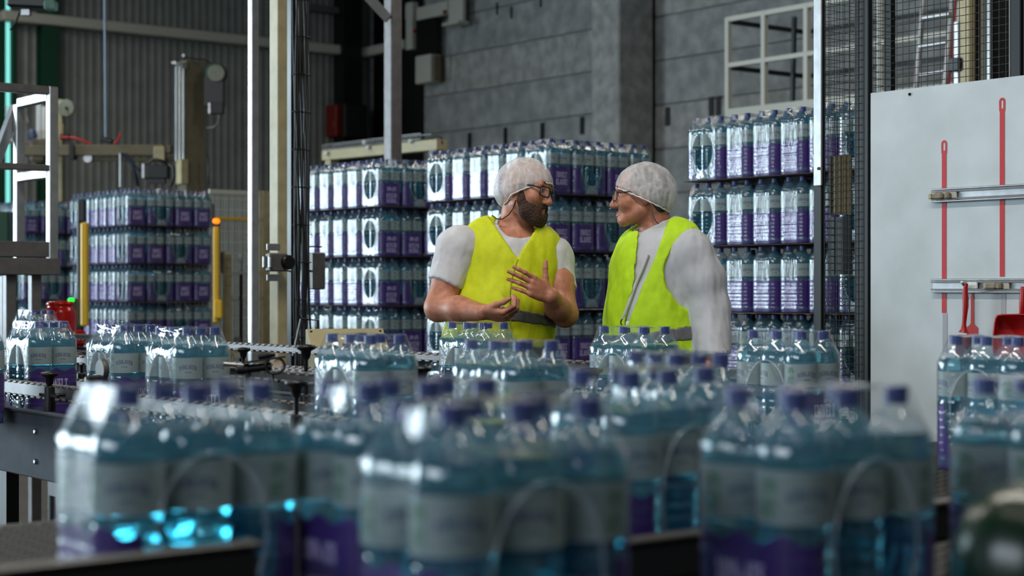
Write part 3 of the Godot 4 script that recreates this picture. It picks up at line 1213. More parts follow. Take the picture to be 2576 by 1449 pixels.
func frames() -> void:
	# upright posts of the machine frames left of the people
	upright(at(633, 0, 8.0), Vector2(0.04, 0.04), 3.6, M.alu, "slim aluminium post with a bright left face, leftmost of the tall posts", 0.004)
	upright(at(699, 0, 8.3), Vector2(0.055, 0.085), 3.6, M.cream, "broad cream post carrying the grey switch box", 0.004)
	upright(at(733, 0, 8.5), Vector2(0.05, 0.05), 3.6, M.black, "black post between the cream post and the hanging cables", 0.004)
	var o := upright(at(984, 0, 12.95), Vector2(0.103, 0.103), 4.6, M.alu_dull, "grey steel post rising behind the half hidden pallet stack", 0.006)
	var g := Geo.new()
	var b := o.transform.affine_inverse()
	g.bar(b * at(926, -8, 12.9), b * at(978, 48, 12.9), 0.07, 0.07)
	part("brace", g, M.alu_dull, o)
	# cables
	o = thing("cable_bundle", "bundle of dark cables tied together down the black post", "cables", at(758, 0, 8.45) * Vector3(1, 0, 1), TH)
	for i in 11:
		g = Geo.new()
		var path := []
		for k in 15:
			var y := 0.75 + 2.4 * k / 14.0
			path.append(Vector3(-0.04 + 0.0085 * i + 0.006 * sin(k * 0.9 + i * 2.0), y, 0.012 * sin(i * 2.6 + k * 0.45)))
		g.tube(path, 0.0035 + 0.0018 * (i % 3), 6)
		part("cable", g, M.cable if i % 3 else mat(Color(0.30, 0.31, 0.32), 0.35), o)
	for k in 12:
		g = Geo.new()
		var ring := []
		for j in 14:
			ring.append(Vector3(0.003 + 0.053 * cos(TAU * j / 14), 0.9 + 0.19 * k, 0.024 * sin(TAU * j / 14)))
		g.tube(ring, 0.0025, 5, false, true)
		part("cable_tie", g, M.black, o)
	# switch box on the cream post
	o = thing("safety_switch", "grey safety switch with two chrome latches on the cream post", "switch", at(688, 660, 8.18), TH)
	for y in [0.075, -0.075]:
		g = Geo.new()
		g.box(Vector3(0.0, y, 0.0), Vector3(0.075, 0.034, 0.01), Basis(), 0.003)
		part("mounting_plate", g, M.alu, o)
	g = Geo.new()
	g.box(Vector3(-0.0, 0, 0.03), Vector3(0.10, 0.09, 0.05), Basis(), 0.006)
	part("body", g, M.alu_dull, o)
	for x in [-0.062, -0.03]:
		g = Geo.new()
		g.box(Vector3(x - 0.02, 0.0, 0.06), Vector3(0.022, 0.06, 0.02), Basis(), 0.005)
		part("latch", g, M.steel, o)
	g = Geo.new()
	g.lathe([[0.036, 0.0], [0.036, 0.02], [0.030, 0.03]], 20, Transform3D(Basis(Vector3.RIGHT, PI / 2), Vector3(0.045, 0, 0.05)))
	part("rotary_knob", g, M.black, o)
	g = Geo.new()
	g.tube([Vector3(0.05, -0.04, 0.04), Vector3(0.09, -0.045, 0.02), Vector3(0.12, -0.03, -0.02), Vector3(0.14, 0.0, -0.06)], 0.004, 6)
	part("cord", g, M.cable, o)
	# grey box and lever right of the cables
	o = thing("junction_box", "flat grey junction box right of the cable bundle", "box", at(797, 682, 8.6), TH)
	g = Geo.new()
	g.box(Vector3.ZERO, Vector3(0.075, 0.19, 0.05), Basis(), 0.005)
	part("body", g, M.alu_dull, o)
	g = Geo.new()
	g.tube([Vector3(-0.05, 0.12, 0), Vector3(-0.05, 0.126, 0), Vector3(0.03, 0.126, 0)], 0.004, 6)
	g.tube([Vector3(-0.08, 0.0, 0), Vector3(-0.03, 0.0, 0)], 0.006, 6)
	part("bracket", g, M.black, o)
	o = thing("lever_rod", "slanting metal rod below the cable bundle", "rod", at(748, 850, 8.0))
	pipe("rod", o, [at(757, 802, 8.0), at(737, 895, 8.0)], 0.006, M.steel)
	pipe("arm", o, [at(750, 790, 8.0), at(757, 802, 8.0), at(800, 806, 8.1), on_floor(at(800, 806, 8.1))], 0.006, M.steel_dark)
	# aluminium platform at far left
	platform()
	# beige control desk
	o = thing("control_desk", "beige control desk with sloping panel behind the near conveyor", "control desk", at(880, 724, 7.3) * Vector3(1, 0, 1), VT + 0.30)
	g = Geo.new()
	var side := PackedVector2Array([Vector2(-0.14, 0.98), Vector2(0.10, 1.160), Vector2(0.14, 1.155), Vector2(0.14, 0.90), Vector2(-0.10, 0.90), Vector2(-0.14, 0.955)])
	g.slab(side, 0.34, Transform3D(Basis(Vector3(0, 0, -1), Vector3.UP, Vector3(1, 0, 0)), Vector3(-0.17, 0, 0)))
	part("housing", g, M.cream, o)
	var nrm := Vector3(0, 0.24, 0.18).normalized()
	var slope := Basis(Vector3.RIGHT, nrm, Vector3.RIGHT.cross(nrm))
	g = Geo.new()
	g.box(Vector3(0.03, 1.078, 0.012), Vector3(0.12, 0.004, 0.06), slope)
	part("display", g, mat(Color(0.30, 0.16, 0.13), 0.3), o)
	g = Geo.new()
	g.box(Vector3(0.12, 1.09, -0.004), Vector3(0.05, 0.004, 0.07), slope)
	part("label_plate", g, M.cream, o)
	for k in 2:
		g = Geo.new()
		g.lathe([[0.016, 0.0], [0.016, 0.012], [0.011, 0.018]], 12, Transform3D(slope, Vector3(-0.12 + 0.05 * k, 1.02, 0.088)))
		part("button", g, M.black, o)
	for x in [-0.155, 0.155]:
		for q in [[0.995, 0.12], [1.145, -0.085]]:
			g = Geo.new()
			g.lathe([[0.006, 0.0], [0.006, 0.003]], 8, Transform3D(slope, Vector3(x, q[0] + 0.002, q[1])))
			part("screw", g, M.steel_dark, o)
	g = Geo.new()
	g.box(Vector3(0, 0.45, 0), Vector3(0.12, 0.90, 0.12), Basis(), 0.01)
	part("pedestal", g, M.beige, o)
	# light sensor on the far side of the left conveyor
	o = thing("light_sensor", "black light sensor with round reflector clamped above the left conveyor", "sensor", at(655, 925, 4.55))
	g = Geo.new()
	g.tube([Vector3(-0.10, 0.01, 0.0), Vector3(-0.045, 0.005, 0)], 0.006, 10)
	part("chrome_rod", g, M.steel, o)
	g = Geo.new()
	g.tube([Vector3(-0.062, -0.005, 0), Vector3(-0.03, -0.003, 0)], 0.014, 12)
	g.tube([Vector3(-0.03, -0.003, 0), Vector3(0.03, 0.004, 0)], 0.011, 12)
	part("barrel", g, M.black, o)
	g = Geo.new()
	g.bar(Vector3(-0.045, 0.014, 0.005), Vector3(0.068, 0.03, 0.005), 0.03, 0.005)
	part("plate", g, M.rubber, o)
	g = Geo.new()
	g.tube([Vector3(-0.005, 0.03, 0), Vector3(0.02, 0.034, 0), Vector3(0.04, 0.036, 0)], [0.008, 0.010, 0.007], 10)
	part("lens_head", g, M.black, o)
	g = Geo.new()
	var ring2 := []
	for j in 20:
		ring2.append(Vector3(0.042 + 0.026 * cos(TAU * j / 20), 0.006 + 0.022 * sin(TAU * j / 20), 0.012))
	g.tube(ring2, 0.0035, 6, false, true)
	part("ring", g, M.black, o)
	g = Geo.new()
	g.lathe([[0.012, 0.0], [0.012, 0.004]], 16, Transform3D(Basis(Vector3.RIGHT, PI / 2), Vector3(0.048, 0.012, 0.008)))
	part("reflector", g, mat(Color(0.85, 0.72, 0.60), 0.3), o)
	g = Geo.new()
	g.tube([Vector3(-0.035, -0.01, 0), Vector3(-0.035, -0.10, 0), Vector3(-0.035, -0.245, 0.0)], 0.009, 8)
	g.tube([Vector3(0.035, -0.015, 0.01), Vector3(0.037, -0.05, 0.0)], 0.003, 6)
	part("stem", g, M.rubber, o)
	# roller knob by the pair of packs
	o = thing("guide_roller", "grey roller disc in a black fork in front of the pair of packs", "roller", at(248, 934, 4.95), TH)
	g = Geo.new()
	g.lathe([[0.030, -0.009], [0.033, -0.005], [0.033, 0.005], [0.030, 0.009]], 22, Transform3D(Basis(Vector3.BACK, PI / 2), Vector3(0.012, 0.004, 0)))
	part("disc", g, mat(Color(0.24, 0.23, 0.22), 0.5), o)
	g = Geo.new()
	g.box(Vector3(-0.012, -0.022, 0), Vector3(0.06, 0.022, 0.024), Basis(), 0.006)
	g.tube([Vector3(0.02, -0.03, 0), Vector3(0.02, -0.07, 0)], 0.008, 8)
	part("fork", g, M.black, o)


func upright(where: Vector3, size: Vector2, h: float, m: Material, label: String, ch: float) -> Node3D:
	# where: the near edge of the post; x size runs along v, y size along u
	var o := thing("upright_post", label, "post", where * Vector3(1, 0, 1), TH)
	var g := Geo.new()
	g.box(Vector3(size.x * 0.5, h * 0.5, -size.y * 0.5), Vector3(size.x, h, size.y), Basis(), ch)
	part("profile", g, m, o)
	g = Geo.new()
	g.box(Vector3(size.x * 0.5, 0.006, -size.y * 0.5), Vector3(size.x + 0.08, 0.012, size.y + 0.08))
	part("foot_plate", g, M.steel_dark, o)
	return o


func platform() -> void:
	var o := thing("guard_platform", "aluminium platform with bright railings at the left edge", "platform", at(147, 0, 9.0) * Vector3(1, 0, 1), TH)
	var w := 0.05
	var a := 0.49
	var beam := func(called: String, p: Vector3, s: Vector3, m: Material):
		var q := Geo.new()
		q.box(p, s, Basis(), 0.004)
		part(called, q, m, o)
	beam.call("post", Vector3(-w * 0.5, 1.925, -w * 0.5), Vector3(w, 1.0, w), M.alu)
	beam.call("post", Vector3(-w * 0.5, 1.92, -a), Vector3(w, 0.90, w), M.alu)
	beam.call("top_rail", Vector3(-0.55, 2.402, -w * 0.5), Vector3(1.0, 0.045, w), M.alu_dull)
	beam.call("middle_rail", Vector3(-0.55, 1.985, -w * 0.5), Vector3(1.0, 0.035, w), M.alu_dull)
	beam.call("side_rail", Vector3(-w * 0.5, 2.375, -a * 0.5), Vector3(w, 0.05, a - w), M.alu)
	beam.call("side_rail", Vector3(-w * 0.5, 1.96, -a * 0.5), Vector3(w, 0.05, a - w), M.alu)
	beam.call("deck_beam", Vector3(-0.56, 1.547, -0.06), Vector3(1.05, 0.085, 0.1), M.alu_dull)
	beam.call("deck_beam", Vector3(-0.56, 1.455, -0.05), Vector3(1.13, 0.09, 0.14), M.alu_dull)
	beam.call("deck", Vector3(-0.56, 1.56, -0.36), Vector3(1.05, 0.03, 0.5), M.alu_dull)
	for q in [[-0.10, -0.08], [-0.10, -0.5], [-0.24, -0.08], [-0.24, -0.5]]:
		beam.call("leg", Vector3(q[0], 0.705, q[1]), Vector3(0.055, 1.41, 0.055), M.alu_dull)
	var g := Geo.new()
	var b := o.transform.affine_inverse()
	g.bar(b * at(40, 268, 9.42), b * at(-30, 460, 9.3), 0.05, 0.05)
	part("stair_rail", g, M.alu, o)


func block(called: String, o: Node3D, a: Vector3, s: Vector3, m, b := HB, ch := 0.0) -> MeshInstance3D:   # a box part of o, given in world axes
	var g := Geo.new()
	g.box(Vector3.ZERO, s, b, ch)
	var p := part(called, g, m, o)
	p.transform = o.transform.affine_inverse() * Transform3D(Basis(), a)
	return p


func pipe(called: String, o: Node3D, path: Array, r, m, seg := 8, closed := false) -> MeshInstance3D:
	var inv := o.transform.affine_inverse()
	var q := []
	for p in path:
		q.append(inv * p)
	var g := Geo.new()
	g.tube(q, r, seg, true, closed)
	return part(called, g, m, o)


func disc(called: String, o: Node3D, c: Vector3, r: float, d: float, m, n := 24) -> MeshInstance3D:   # a short drum whose axis looks at +z
	var g := Geo.new()
	g.lathe([[r * 0.94, -d * 0.5], [r, -d * 0.4], [r, d * 0.4], [r * 0.94, d * 0.5]], n, Transform3D(Basis(Vector3.RIGHT, PI / 2), Vector3.ZERO))
	var p := part(called, g, m, o)
	p.transform = o.transform.affine_inverse() * Transform3D(VB, c)
	return p


func on_floor(p: Vector3) -> Vector3:
	return Vector3(p.x, 0, p.z)


func machines() -> void:
	# palletiser mast with its rails
	var d := 17.8
	var k := d / FOC
	var o := thing("palletiser_mast", "tall beige machine mast with three bright rails above the distant pallet stack", "machine", on_floor(at(468, 0, d)))
	var c := at(468, 0, d)
	block("column", o, Vector3(c.x, 1.885, c.z) + D2 * 0.115 + D1 * 0.1, Vector3(0.23, 3.77, 0.2), M.beige, HB, 0.006)
	for i in 3:
		pipe("rail", o, [at(444 + 9 * i, 405, d - 0.02 * i), at(444 + 9 * i, 168, d - 0.02 * i)], 0.014, M.steel)
	block("rail_bracket", o, at(456, 166, d), Vector3(0.05, 0.07, 0.16), M.steel)
	block("rail_foot", o, at(458, 432, d), Vector3(0.08, 0.26, 0.12), M.cream)
	for q in [[440, 158, 0.018], [462, 140, 0.016], [434, 158, 0.012]]:
		disc("guide_wheel", o, at(q[0], q[1], d - 0.05), q[2], 0.03, M.steel, 12)
	pipe("top_cable", o, [at(462, 143, d), at(490, 148, d), at(515, 150, d), at(535, 162, d)], 0.008, M.black)
	o = thing("hoist_motor", "round white motor disc and grey box on the right side of the beige mast", "motor", on_floor(at(540, 0, d)) + Vector3(0, EYE + 1.7, 0))
	disc("rim", o, at(544, 186, d - 0.03), 0.115, 0.06, M.green)
	disc("disc", o, at(545, 185, d - 0.08), 0.09, 0.05, grained(Color(0.5, 0.52, 0.46), 0.5, 0.0, M.concrete.albedo_texture, 6.0))
	block("housing", o, at(540, 232, d), Vector3(0.20, 0.30, 0.16), M.black, VB)
	block("terminal_box", o, at(545, 273, d - 0.1), Vector3(0.15, 0.12, 0.1), M.slate, VB, 0.006)
	block("bright_edge", o, at(528, 273, d - 0.12), Vector3(0.022, 0.11, 0.08), M.alu, VB)
	pipe("cable", o, [at(552, 288, d - 0.1), at(550, 308, d - 0.1), at(538, 320, d - 0.08), at(520, 322, d)], 0.010, M.alu_dull)
	pipe("mast_cable", o, [at(520, 392, d), at(526, 420, d - 0.05), at(524, 465, d)], 0.012, M.cable)
	# the long gantry beam
	d = 18.2
	o = thing("gantry_beam", "long beige gantry beam running left from the mast", "beam", at(240, 381, d))
	block("beam", o, at(228, 379, d), Vector3(1.62, 0.115, 0.14), M.beige, VB, 0.006)
	block("end_block", o, at(404, 388, d - 0.02), Vector3(0.12, 0.16, 0.15), M.cream, VB, 0.006)
	block("end_block", o, at(426, 376, d - 0.02), Vector3(0.06, 0.08, 0.13), M.beige, VB, 0.006)
	pipe("lower_tube", o, [at(226, 401, d), at(440, 402, d)], 0.02, M.beige)
	disc("tube_end", o, at(222, 398, d - 0.02), 0.05, 0.05, M.alu, 14)
	block("clamp", o, at(184, 383, d - 0.03), Vector3(0.05, 0.16, 0.16), M.steel_dark, VB)
	pipe("red_hose", o, [at(150, 345, d), at(185, 346, d), at(210, 354, d), at(228, 362, d)], 0.012, M.red)
	pipe("red_hose", o, [at(283, 362, d), at(294, 358, d), at(300, 345, d), at(304, 333, d)], 0.012, M.red)
	pipe("blue_cable", o, [at(306, 386, d - 0.1), at(330, 410, d - 0.1), at(342, 440, d - 0.1), at(346, 466, d)], 0.018, mat(Color(0.12, 0.17, 0.26), 0.4))
	pipe("blue_cable", o, [at(316, 386, d - 0.1), at(338, 414, d - 0.1), at(350, 430, d - 0.1), at(366, 412, d)], 0.012, mat(Color(0.16, 0.2, 0.28), 0.4))
	pipe("thin_rod", o, [at(303, 386, d - 0.12), at(303, 470, d - 0.12)], 0.012, M.steel)
	o = thing("gear_motor", "grey box motor with looping cables under the gantry beam's right end", "motor", at(398, 433, 18.0))
	block("box", o, at(398, 433, 17.95), Vector3(0.23, 0.14, 0.16), M.slate, VB, 0.006)
	block("end_cap", o, at(364, 431, 17.95), Vector3(0.03, 0.16, 0.14), M.alu, VB, 0.006)
	block("cable_gland", o, at(396, 456, 17.95), Vector3(0.18, 0.05, 0.1), M.black, VB)
	pipe("cable", o, [at(420, 410, 17.9), at(436, 420, 17.85), at(438, 445, 17.85), at(430, 466, 17.9)], 0.018, M.cable)
	pipe("cable", o, [at(440, 405, 17.9), at(455, 412, 17.85), at(456, 430, 17.85), at(444, 436, 17.85), at(436, 424, 17.9)], 0.012, M.cable)
	pipe("cable", o, [at(372, 410, 17.9), at(390, 400, 17.85), at(412, 406, 17.85), at(424, 416, 17.9)], 0.016, M.black)
	o = thing("hanging_rod", "thin pale rod hanging from the roof with a black gripper at its end", "rod", at(265, 352, 17.6))
	pipe("rod", o, [at(263, -60, 17.6), at(266, 346, 17.6)], 0.011, mat(Color(0.50, 0.58, 0.66), 0.4, 0.3))
	block("gripper", o, at(268, 353, 17.6), Vector3(0.14, 0.05, 0.08), M.black, VB * Basis(Vector3.BACK, -0.25), 0.01)
	# left mast
	d = 18.62
	o = thing("left_mast", "narrow cream machine mast with a pale pulley wheel at left", "machine", on_floor(at(152, 0, d)))
	block("column", o, on_floor(at(152, 0, d)) + Vector3(0, 1.72, 0), Vector3(0.055, 3.44, 0.08), M.cream, VB)
	block("bracket", o, at(158, 330, d), Vector3(0.03, 0.16, 0.06), M.cream, VB)
	disc("pulley_wheel", o, at(167, 272, d - 0.08), 0.095, 0.05, grained(Color(0.62, 0.66, 0.60), 0.5, 0.0, M.concrete.albedo_texture, 6.0))
	disc("hub", o, at(167, 272, d - 0.12), 0.016, 0.03, M.steel_dark, 12)
	block("foot_block", o, at(164, 345, d), Vector3(0.09, 0.06, 0.1), M.steel_dark, VB)
	d = 18.42
	o = thing("white_magazine", "two upright white housings seen through the platform railing", "machine", at(108, 352, d))
	block("housing", o, at(101, 306, d), Vector3(0.055, 0.42, 0.12), M.white, VB, 0.006)
	block("housing", o, at(114, 310, d), Vector3(0.05, 0.36, 0.12), M.white, VB, 0.006)
	block("base_plate", o, at(85, 358, d), Vector3(0.5, 0.05, 0.16), M.beige, VB)
	block("motor", o, at(98, 398, d), Vector3(0.18, 0.10, 0.12), M.beige, VB, 0.03)
	block("blue_cover", o, at(80, 338, d - 0.1), Vector3(0.10, 0.09, 0.05), M.blueplastic, VB * Basis(Vector3.BACK, 0.3), 0.01)
	d = 17.8
	o = thing("plastic_bag", "crumpled clear plastic bag hanging behind the platform railing", "bag", at(50, 360, d))
	var rows := []
	var inv := o.transform.affine_inverse()
	for i in 9:
		var row := PackedVector3Array()
		for j in 12:
			var s := j / 11.0
			var x := lerpf(12 + i * 1.5, 60 + 4.0 * i, s)
			var y := 266.0 + 11.0 * i + 8.0 * s * s * i * 0.3
			row.append(inv * at(x, y, d + 0.10 * sin(i * 1.3 + j * 2.1) - 0.25 * sin(PI * s)))
		rows.append(row)
	var g := Geo.new()
	g.grid(rows)
	part("bag_film", g, M.clear, o)
	# yellow light curtain posts in front of the distant stack
	o = thing("light_curtain", "yellow light curtain post with a black back, left of the distant pallet stack", "post", on_floor(at(205, 0, 13.5)), TH, "yellow light curtain posts")
	block("profile", o, on_floor(at(213, 0, 13.5)) + Vector3(0, EYE + 0.11, 0), Vector3(0.058, 0.84, 0.05), M.yellow, VB, 0.012)
	block("back", o, on_floor(at(203, 0, 13.6)) + Vector3(0, 1.0, 0), Vector3(0.045, 2.08, 0.06), M.black, VB, 0.006)
	block("top_cap", o, at(206, 530, 13.55), Vector3(0.06, 0.18, 0.07), M.black, VB, 0.006)
	o = thing("light_curtain", "yellow light curtain post with a lit orange lamp, right of the distant pallet stack", "post", on_floor(at(544, 0, 14.4)), TH, "yellow light curtain posts")
	block("profile", o, at(544, 690, 14.4), Vector3(0.05, 0.84, 0.05), M.yellow, VB, 0.012)
	block("foot", o, on_floor(at(540, 0, 14.45)) + Vector3(0, 0.46, 0), Vector3(0.05, 0.92, 0.06), M.black, VB)
	block("bracket", o, at(549, 778, 14.35), Vector3(0.07, 0.16, 0.05), M.yellow, VB, 0.01)
	block("back", o, at(537, 545, 14.5), Vector3(0.03, 0.22, 0.05), M.black, VB)
	block("collar", o, at(543, 566, 14.4), Vector3(0.05, 0.025, 0.05), M.black, VB)
	o = thing("orange_lamp", "small lit orange warning lamp on top of the right yellow post", "lamp", at(544, 556, 14.38))
	block("lamp_glass", o, at(544, 556, 14.36), Vector3(0.055, 0.045, 0.05), glow(Color(1.0, 0.42, 0.0), 2.6), VB, 0.012)
	lamp_light(o, at(544, 556, 14.2), Color(1.0, 0.45, 0.05), 0.0008)
	o = thing("green_lamp", "small lit green signal lamp beside the left yellow post", "lamp", at(179, 755, 13.4))
	block("lamp_glass", o, at(179, 755, 13.4), Vector3(0.045, 0.034, 0.04), glow(Color(0.08, 1.0, 0.18), 2.2), VB, 0.01)
	block("holder", o, at(190, 757, 13.45), Vector3(0.05, 0.04, 0.05), M.black, VB)
	block("stand", o, on_floor(at(190, 0, 13.45)) + Vector3(0, 0.61, 0), Vector3(0.04, 1.22, 0.04), M.black, VB)
	lamp_light(o, at(179, 755, 13.25), Color(0.1, 1.0, 0.2), 0.0008)
	# red machine
	d = 9.4
	k = d / FOC
	o = thing("red_motor", "glossy red bell shaped motor housing behind the leftmost packs", "motor", on_floor(at(151, 0, d)))
	g = Geo.new()
	var y0 := EYE + (MIDY - 832) * k
	g.lathe([[0.088, y0], [0.088, y0 + 0.10], [0.084, y0 + 0.118], [0.074, y0 + 0.128], [0.070, y0 + 0.138], [0.074, y0 + 0.143], [0.078, y0 + 0.150], [0.076, y0 + 0.160], [0.066, y0 + 0.166], [0.0, y0 + 0.168]], 32)
	part("housing", g, M.red, o)
	g = Geo.new()
	g.lathe([[0.07, 0.0], [0.07, y0 - 0.12], [0.095, y0 - 0.10], [0.095, y0 - 0.004]], 20)
	part("stand", g, M.black, o)
	o = thing("red_cover", "small red cover box beside the bell shaped red motor", "cover", on_floor(at(200, 0, 9.2)))
	block("cover", o, at(200, 850, 9.2), Vector3(0.06, 0.085, 0.06), M.red, VB, 0.012)
	block("stand", o, on_floor(at(200, 0, 9.2)) + Vector3(0, 0.51, 0), Vector3(0.07, 1.01, 0.07), M.black, VB)
	o = thing("green_cabinet", "dark green machine cabinet behind the platform legs at the left edge", "cabinet", on_floor(at(0, 0, 14.5)))
	block("body", o, on_floor(at(-2, 0, 14.5)) + Vector3(0, 1.0, 0), Vector3(0.25, 2.0, 0.3), M.green, VB, 0.01)
	for q in [[18, 770], [28, 775]]:
		block("strut", o, at(q[0], q[1], 14.1), Vector3(0.02, 0.2, 0.02), M.white, VB * Basis(Vector3.BACK, -0.45))
	block("black_motor", o, at(12, 735, 14.0), Vector3(0.16, 0.09, 0.12), M.black, VB, 0.02)
	# white mesh fence
	wire_fence()
	o = thing("cream_post", "short cream post in front of the white mesh fence", "post", on_floor(at(573, 0, 15.6)))
	block("column", o, on_floor(at(573, 0, 15.6)) + Vector3(0, 0.83, 0), Vector3(0.075, 1.66, 0.08), M.cream, VB, 0.006)
	block("side_plate", o, at(560, 660, 15.6), Vector3(0.025, 0.2, 0.06), M.alu_dull, VB)
	for i in 8:
		disc("bolt", o, at(570 + 8 * (i % 2), 652 + 22 * (i / 2), 15.53), 0.006, 0.01, M.steel_dark, 8)
	o = thing("pressure_valve", "steel canister and gauge on a pipe at the foot of the mesh fence", "valve", on_floor(at(605, 0, 15.8)))
	pipe("pipe", o, [on_floor(at(606, 0, 15.8)), at(606, 690, 15.8)], 0.018, M.steel_dark)
	pipe("canister", o, [at(606, 684, 15.75), at(606, 650, 15.75)], [0.022, 0.022], M.steel)
	disc("knob", o, at(606, 643, 15.75), 0.012, 0.02, M.steel, 10)
	disc("gauge", o, at(596, 856, 15.7), 0.035, 0.04, M.alu_dull)
	disc("flange", o, at(600, 875, 15.7), 0.05, 0.05, M.cream, 16)
	block("base", o, at(600, 893, 15.75), Vector3(0.22, 0.04, 0.2), M.whitepaint, VB)
	# roofless gantry with cable tray behind the half hidden stack
	var v := 9.0
	o = thing("tray_gantry", "cream beam with a wire cable tray above the half hidden pallet stack", "gantry", on_v(965, 372, v))
	inv = o.transform.affine_inverse()
	g = Geo.new()
	g.bar(inv * on_v(822, 392, v), inv * on_v(1112, 364, v), 0.12, 0.10, Vector3.UP, 0.004)
	part("beam", g, M.cream, o)
	g = Geo.new()
	for w in [0.0, 0.12]:
		for h in [0.0, 0.05]:
			g.bar(inv * (on_v(812, 377, v) + D2 * w + Vector3(0, h, 0)), inv * (on_v(1058, 349, v) + D2 * w + Vector3(0, h, 0)), 0.006, 0.006)
	for i in 40:
		var p := (on_v(812, 377, v)).lerp(on_v(1058, 349, v), i / 39.0)
		g.bar(inv * p, inv * (p + Vector3(0, 0.05, 0)), 0.005, 0.005, Vector3.RIGHT)
		g.bar(inv * p, inv * (p + D2 * 0.12), 0.005, 0.005)
	part("cable_tray", g, M.steel, o)
	for q in [[917, 358], [926, 371], [1033, 355], [822, 386]]:
		g = Geo.new()
		g.lathe([[0.0, -0.024], [0.017, -0.017], [0.024, 0.0], [0.017, 0.017], [0.0, 0.024]], 12, Transform3D(Basis(), inv * on_v(q[0], q[1], v - 0.08)), false)
		part("bolt_head", g, M.white, o)
	for x in [835, 1098]:
		block("post", o, on_floor(on_v(x, 380, v)) + Vector3(0, 1.33, 0), Vector3(0.1, 2.66, 0.1), M.cream if x < 900 else M.alu_dull)
	pipe("bent_tube", o, [on_v(1070, 352, v), on_v(1098, 342, v), on_v(1110, 347, v), on_v(1112, 362, v)], 0.01, M.steel_dark)
	# dark corner
	o = thing("red_hose_cabinet", "dim red cabinet on the wall in the dark corner", "cabinet", on_u(846, 305, 22.4))
	block("body", o, on_u(846, 305, 22.4), Vector3(0.2, 0.5, 0.3), mat(Color(0.45, 0.07, 0.03), 0.5), HB, 0.01)
	block("notice", o, on_u(843, 312, 22.24), Vector3(0.07, 0.1, 0.01), mat(Color(0.6, 0.3, 0.25), 0.6))
	o = thing("dark_cabinet", "black louvred cabinet right of the dim red one", "cabinet", on_u(892, 305, 22.08))
	block("body", o, on_u(892, 305, 22.08), Vector3(0.42, 0.52, 0.1), M.dark, HB, 0.01)
	for i in 6:
		block("louvre", o, on_u(892, 280 + 10 * i, 22.02), Vector3(0.3, 0.02, 0.02), M.slate)
	# trunking on the concrete wall
	v = 14.52
	o = thing("cable_trunking", "pale cable trunking bent round a black panel at the wall's top left", "trunking", on_v(1090, 70, v))
	block("upright_duct", o, on_v(1036, 66, v), Vector3(0.1, 0.72, 0.17), M.whitepaint)
	block("level_duct", o, on_v(1093, 28, v), Vector3(0.1, 0.19, 0.80), M.whitepaint)
	block("elbow", o, on_v(1036, 30, v - 0.01), Vector3(0.1, 0.22, 0.2), M.whitepaint)
	for q in [[1042, 78], [1118, 30]]:
		block("red_mark", o, on_v(q[0], q[1], v - 0.08), Vector3(0.02, 0.05, 0.06), mat(Color(0.6, 0.06, 0.03), 0.5))
	o = thing("black_panel", "black panel inside the bend of the pale trunking", "panel", on_v(1076, 92, v))
	block("panel", o, on_v(1075, 92, v + 0.02), Vector3(0.06, 0.58, 0.52), M.black)
	o = thing("white_wall_box", "pale square box hanging on the wall under the black panel", "box", on_v(1077, 175, v))
	block("box", o, on_v(1077, 175, v), Vector3(0.2, 0.42, 0.40), M.whitepaint, HB, 0.01)
	block("lid_edge", o, on_v(1100, 172, v - 0.05), Vector3(0.12, 0.38, 0.03), M.beige)
	o = thing("wall_bracket", "pale bracket plate on the wall right of the trunking", "bracket", on_v(1148, 40, v))
	block("plate", o, on_v(1150, 30, v), Vector3(0.05, 0.42, 0.36), M.whitepaint)
	block("shelf", o, on_v(1146, 60, v - 0.08), Vector3(0.2, 0.04, 0.4), M.whitepaint)
	var t := Geo.new()
	t.box(hall(UW - 0.16, 13.7, 5.71), Vector3(1.5, 0.10, 0.12), HB)
	struct("trim_3", t, M.alu_dull, "thin grey rail high on the corrugated wall")
	o = thing("flood_light", "black flood light housing at the top left corner", "lamp", at(80, 8, 12.0))
	block("housing", o, at(78, 6, 12.0), Vector3(0.30, 0.10, 0.2), M.black, VB * Basis(Vector3.BACK, -0.05), 0.015)
	block("glass", o, at(128, 14, 11.9), Vector3(0.08, 0.07, 0.1), pane(Color(0.6, 0.8, 0.75), 0.3), VB, 0.01)
	pipe("cable", o, [at(56, 24, 12.0), at(48, 35, 12.0), at(40, 55, 12.0), at(25, 76, 12.0)], 0.008, M.cable)
	block("bracket", o, at(66, 32, 12.0), Vector3(0.06, 0.04, 0.06), M.alu, VB)
	pipe("hanger", o, [at(78, -4, 12.0), at(78, -4, 12.0) + Vector3(0, 4.7, 0)], 0.02, M.black)
	mezzanine()


func lamp_light(o: Node3D, p: Vector3, col: Color, energy: float) -> void:
	var l := OmniLight3D.new()
	l.name = "lamp_light"
	l.light_color = col
	l.light_energy = energy
	l.light_size = 0.02
	l.omni_range = 6.0
	l.omni_attenuation = 2.0
	l.shadow_enabled = true
	l.position = o.transform.affine_inverse() * p
	o.add_child(l)


